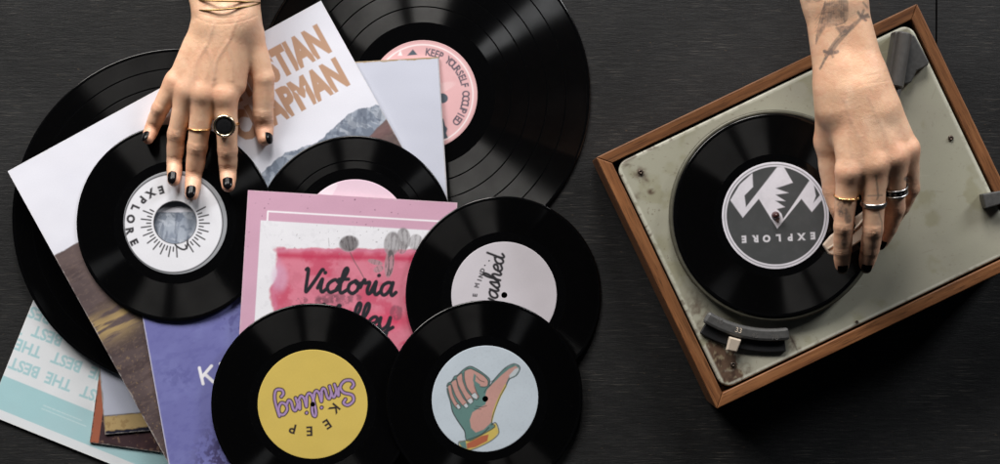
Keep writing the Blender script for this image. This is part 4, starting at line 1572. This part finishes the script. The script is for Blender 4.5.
# ---- hand on the tonearm (tattoos, three rings)
LIFT = 10.0
fing = [
    [(848.5, 171, 134, 9.4), (843.5, 226, 119, 8.0), (842.5, 250, 106, 7.3), (842, 265, 96, 6.0)],
    [(875, 163, 137, 10.0), (873, 229, 119, 8.4), (870, 249, 106, 7.6), (866.5, 264, 96, 6.2)],
    [(894.5, 156, 135, 9.6), (895.5, 208, 113, 8.0), (889, 227, 100, 7.0), (882, 241, 90, 6.0)],
    [(907.5, 149, 128, 9.0), (911, 188, 109, 7.2), (902, 207, 97, 6.4), (892, 222, 88, 5.4)],
    [(828, 140, 107, 10.8), (834, 190, 98, 9.4), (840, 208, 98, 8.6), (847, 226, 93, 7.2)],
]
palm = [
    ((840, 72, 136), (849, 168, 134), 12.5, 10.8), ((850, 72, 137), (874, 160, 137), 12.5, 10.8),
    ((858, 72, 137), (893, 153, 135), 12.5, 10.4), ((868, 78, 134.5), (906, 146, 128), 14.5, 10.4),
    ((855, 95, 131), (872, 145, 124), 17, 14), ((852, 90, 138), (862, 158, 134), 14, 11), ((862, 90, 138), (884, 152, 133), 14, 11), ((834, 88, 131), (828, 142, 108), 15, 11.2),
    ((840, 118, 127), (850, 160, 119), 11, 8), ((880, 110, 132), (897, 145, 122), 13, 10),
]
armc = [
    ((836, 108, 133), (823, 0, 139), 14.5, 15.5), ((876, 108, 133), (846, 0, 139), 15.0, 15.5),
    ((823, 0, 139), (760, -190, 146), 15.5, 24), ((846, 0, 139), (812, -190, 146), 15.5, 24),
]
extra = []
for (ax_, ay_, bx_, by_, z0, z1) in ((847, 95, 848, 160, 144, 141), (856, 95, 873, 154, 146.5, 144.5), (864, 95, 892, 147, 145.5, 141.5)):
    extra.append(((ax_, ay_, z0), (bx_, by_, z1), 2.4, 2.2, 6.0))
for (x, y, z) in ((849, 169, 135), (875, 161, 138.2), (894.5, 153, 135.2)):
    extra.append(((x, y, z), (x, y + 2, z), 7.2, 7.2, 7.0))


def tattoo(V, N, mix):
    k = PX * 1000 * (1 - V[:, 2] / 1000 / CAM_H)
    X, Y = 500 + V[:, 0] / k, 232 - V[:, 1] / k
    pr = Print(X, Y, (0, 0, 0))
    up = np.clip(N[:, 2] * 3, 0, 1)
    q = Z(790, 0, 5.8)
    w = (1, 1, 1)
    # wing with barred feathers running up the forearm
    wing = [(200, 20), (330, -10), (335, 60), (325, 125), (268, 150), (205, 160), (170, 215), (150, 255), (160, 190), (185, 100)]
    pr.poly(q(*wing), w, .5, aa=1.0)
    for i in range(9):
        x = 205 + i * 14
        pr.stroke(catmull(q((x, -20), (x - 8, 60), (x - 22 + i * 3, 140)), 5), 1.3, w, .28)
    pr.stroke(catmull(q((205, 10), (180, 90), (160, 180), (150, 255)), 6), 1.1, w, .6)
    pr.stroke(catmull(q((330, -20), (335, 60), (325, 120), (268, 150)), 6), 1.0, w, .55)
    for i in range(7):
        pr.stroke(q((150 - i, 250 - i * 22), (185 + i * 4, 175 - i * 24)), .7, w, .35)
    pr.poly(q((75, -40), (190, -60), (185, 8), (90, 20)), w, .38, aa=1.5)
    pr.stroke(catmull(q((85, 8), (120, -10), (160, 8), (190, -20)), 5), 1.0, w, .4)
    # dagger
    pr.stroke(q((175, 398), (205, 340), (225, 310)), 2.4, w, .7)
    pr.poly(q((172, 405), (198, 338), (222, 322)), w, .7, aa=.6)
    pr.stroke(q((200, 298), (232, 312), (275, 300)), 3.2, w, .75)
    pr.stroke(q((205, 320), (240, 288), (248, 330)), 2.2, w, .6)
    pr.stroke(q((232, 300), (270, 245), (318, 190)), 6.0, w, .5)
    pr.stroke(q((238, 290), (262, 250), (305, 205)), 1.0, w, .5)
    pr.poly(q((262, 160), (300, 150), (345, 150), (400, 105), (420, 110), (360, 175), (318, 215), (290, 195)), w, .62, aa=.8)
    pr.stroke(q((290, 172), (332, 190), (352, 165)), 1.2, w, .6)
    for e in ((450, 85), (428, 60), (440, 118), (395, 70), (458, 98)):
        pr.stroke(q((412, 100), e), 2.6, w, .65)
    pr.stroke(q((425, 15), (450, 45)), 2, w, .5)
    m = pr.c[:, 0] * up * (.6 + .4 * sstep(fbm(X, Y, 3.0, 231, 3), .3, .55)) * 1.4
    # fingers: cross on the middle one, dark motifs on the others
    p2 = Print(X, Y, (0, 0, 0))
    q = Z(815, 160, 3.573)
    p2.stroke(q((218, 55), (226, 130), (222, 140)), 1.9, w, .75)
    p2.stroke(q((190, 128), (240, 126)), 1.5, w, .7)
    p2.stroke(q((226, 180), (240, 225), (238, 290)), 1.5, w, .6)
    for c_, rx, ry, al in (((98, 185), 6.2, 6.5, .62), ((92, 160), 4, 4, .4), ((118, 210), 4, 7, .5), ((105, 295), 4.0, 4.5, .36), ((98, 262), 2.5, 2.5, .2), ((335, 68), 5.5, 4, .7), ((290, 215), 2.5, 4, .25), ((195, 345), 4, 1.5, .2)):
        c_ = q(c_)[0]
        d = np.hypot((X - c_[0]) / rx, (Y - c_[1]) / ry)
        p2.mix((1 - sstep(d, .6, 1.1)) * min(al * 1.7, 1) * (.5 + .5 * sstep(fbm(X, Y, 3.2, 233, 3), .3, .55)), w)
    m = np.maximum(m, p2.c[:, 0] * up)
    mix(np.clip(m, 0, 1) * .76, lin(78, 84, 88))


nails = [(0, 9.0, 5.5, 4), (1, 9.0, 5.5, 4), (2, 8.6, 5.5, 10), (3, 7.5, 5, 15), (4, 10.5, 6, -10)]
hand2, J2 = build_hand('tattooed forearm and hand with black nails lowering the tonearm of the turntable', fing, palm, armc, extra, (200, -42, 84), (378, 330, 196), 0.85, nails, tattoo,
                       vk=.24, veins=([(844, 98), (851, 120), (860, 138), (862, 154)], [(868, 96), (876, 114), (884, 132), (885, 146)], [(851, 120), (850, 140), (852, 156)]),
                       folds=([(860, 85), (872, 83), (884, 81.5), (896, 78)], [(866, 76), (878, 74), (890, 71)]))
g, c, ax, up, sd_ = finger_ring('gold_ring', J2[0][0][0], J2[0][1][0], .46, 9.9, .7, M_gold, hand2)
for wv in (.35, .52, .64, .82):
    w = wv * math.pi
    bm = bmesh.new()
    bmesh.ops.create_uvsphere(bm, u_segments=14, v_segments=8, radius=.0014 if wv in (.52, .64) else .001)
    b = bm_obj('bead', bm, M_gold, g, True)
    b.location = Vector((c + sd_ * math.cos(w) * 10.5 + up * math.sin(w) * 10.0) / 1000)
finger_ring('silver_ring', J2[1][0][0], J2[1][1][0], .61, 10.2, 2.0, M_silver, hand2, flat=.38, lean=(0, 0, 0))


def wide_ring(name, a, b, t, r, half, mat, edge_mat, root):
    c = a + (b - a) * t
    ax = b - a; ax = ax / np.linalg.norm(ax)
    up = np.array([0, 0, 1.0]); up = up - ax * (up @ ax); up /= np.linalg.norm(up)
    sd = np.cross(ax, up)
    R = Matrix((Vector(sd), Vector(up), Vector(ax))).transposed()
    o = lathe(name, [(r - .0008, -half), (r, -half), (r + .0003, -half * .8), (r + .0003, half * .8), (r, half), (r - .0008, half)][::-1], [mat], root, 56)
    o.matrix_world = Matrix.Translation(Vector(c / 1000)) @ R.to_4x4()
    for s in (-1, 1):
        e = lathe('silver_edge', [(r + .0001, -.0007), (r + .0009, -.0005), (r + .0010, .0005), (r + .0001, .0007)][::-1], [edge_mat], o, 56, loc=(0, 0, s * half * .92))
    for k in range(14):
        a_ = 2 * math.pi * k / 14
        bm = bmesh.new()
        s_ = .0011
        vs = [bm.verts.new(v) for v in ((s_, 0, 0), (0, s_ * 1.3, 0), (-s_, 0, 0), (0, -s_ * 1.3, 0), (0, 0, .0006))]
        for i in range(4): bm.faces.new((vs[i], vs[(i + 1) % 4], vs[4]))
        d = bm_obj('silver_inlay', bm, edge_mat, o)
        d.matrix_local = Matrix.Rotation(a_, 4, 'Z') @ Matrix.Translation((r + .0003, 0, 0)) @ Matrix.Rotation(math.pi / 2, 4, 'Y')
    return o


wide_ring('black_ring', J2[2][0][0], J2[2][1][0], .64, .0098, .0030, M_onyx, M_silver, hand2)
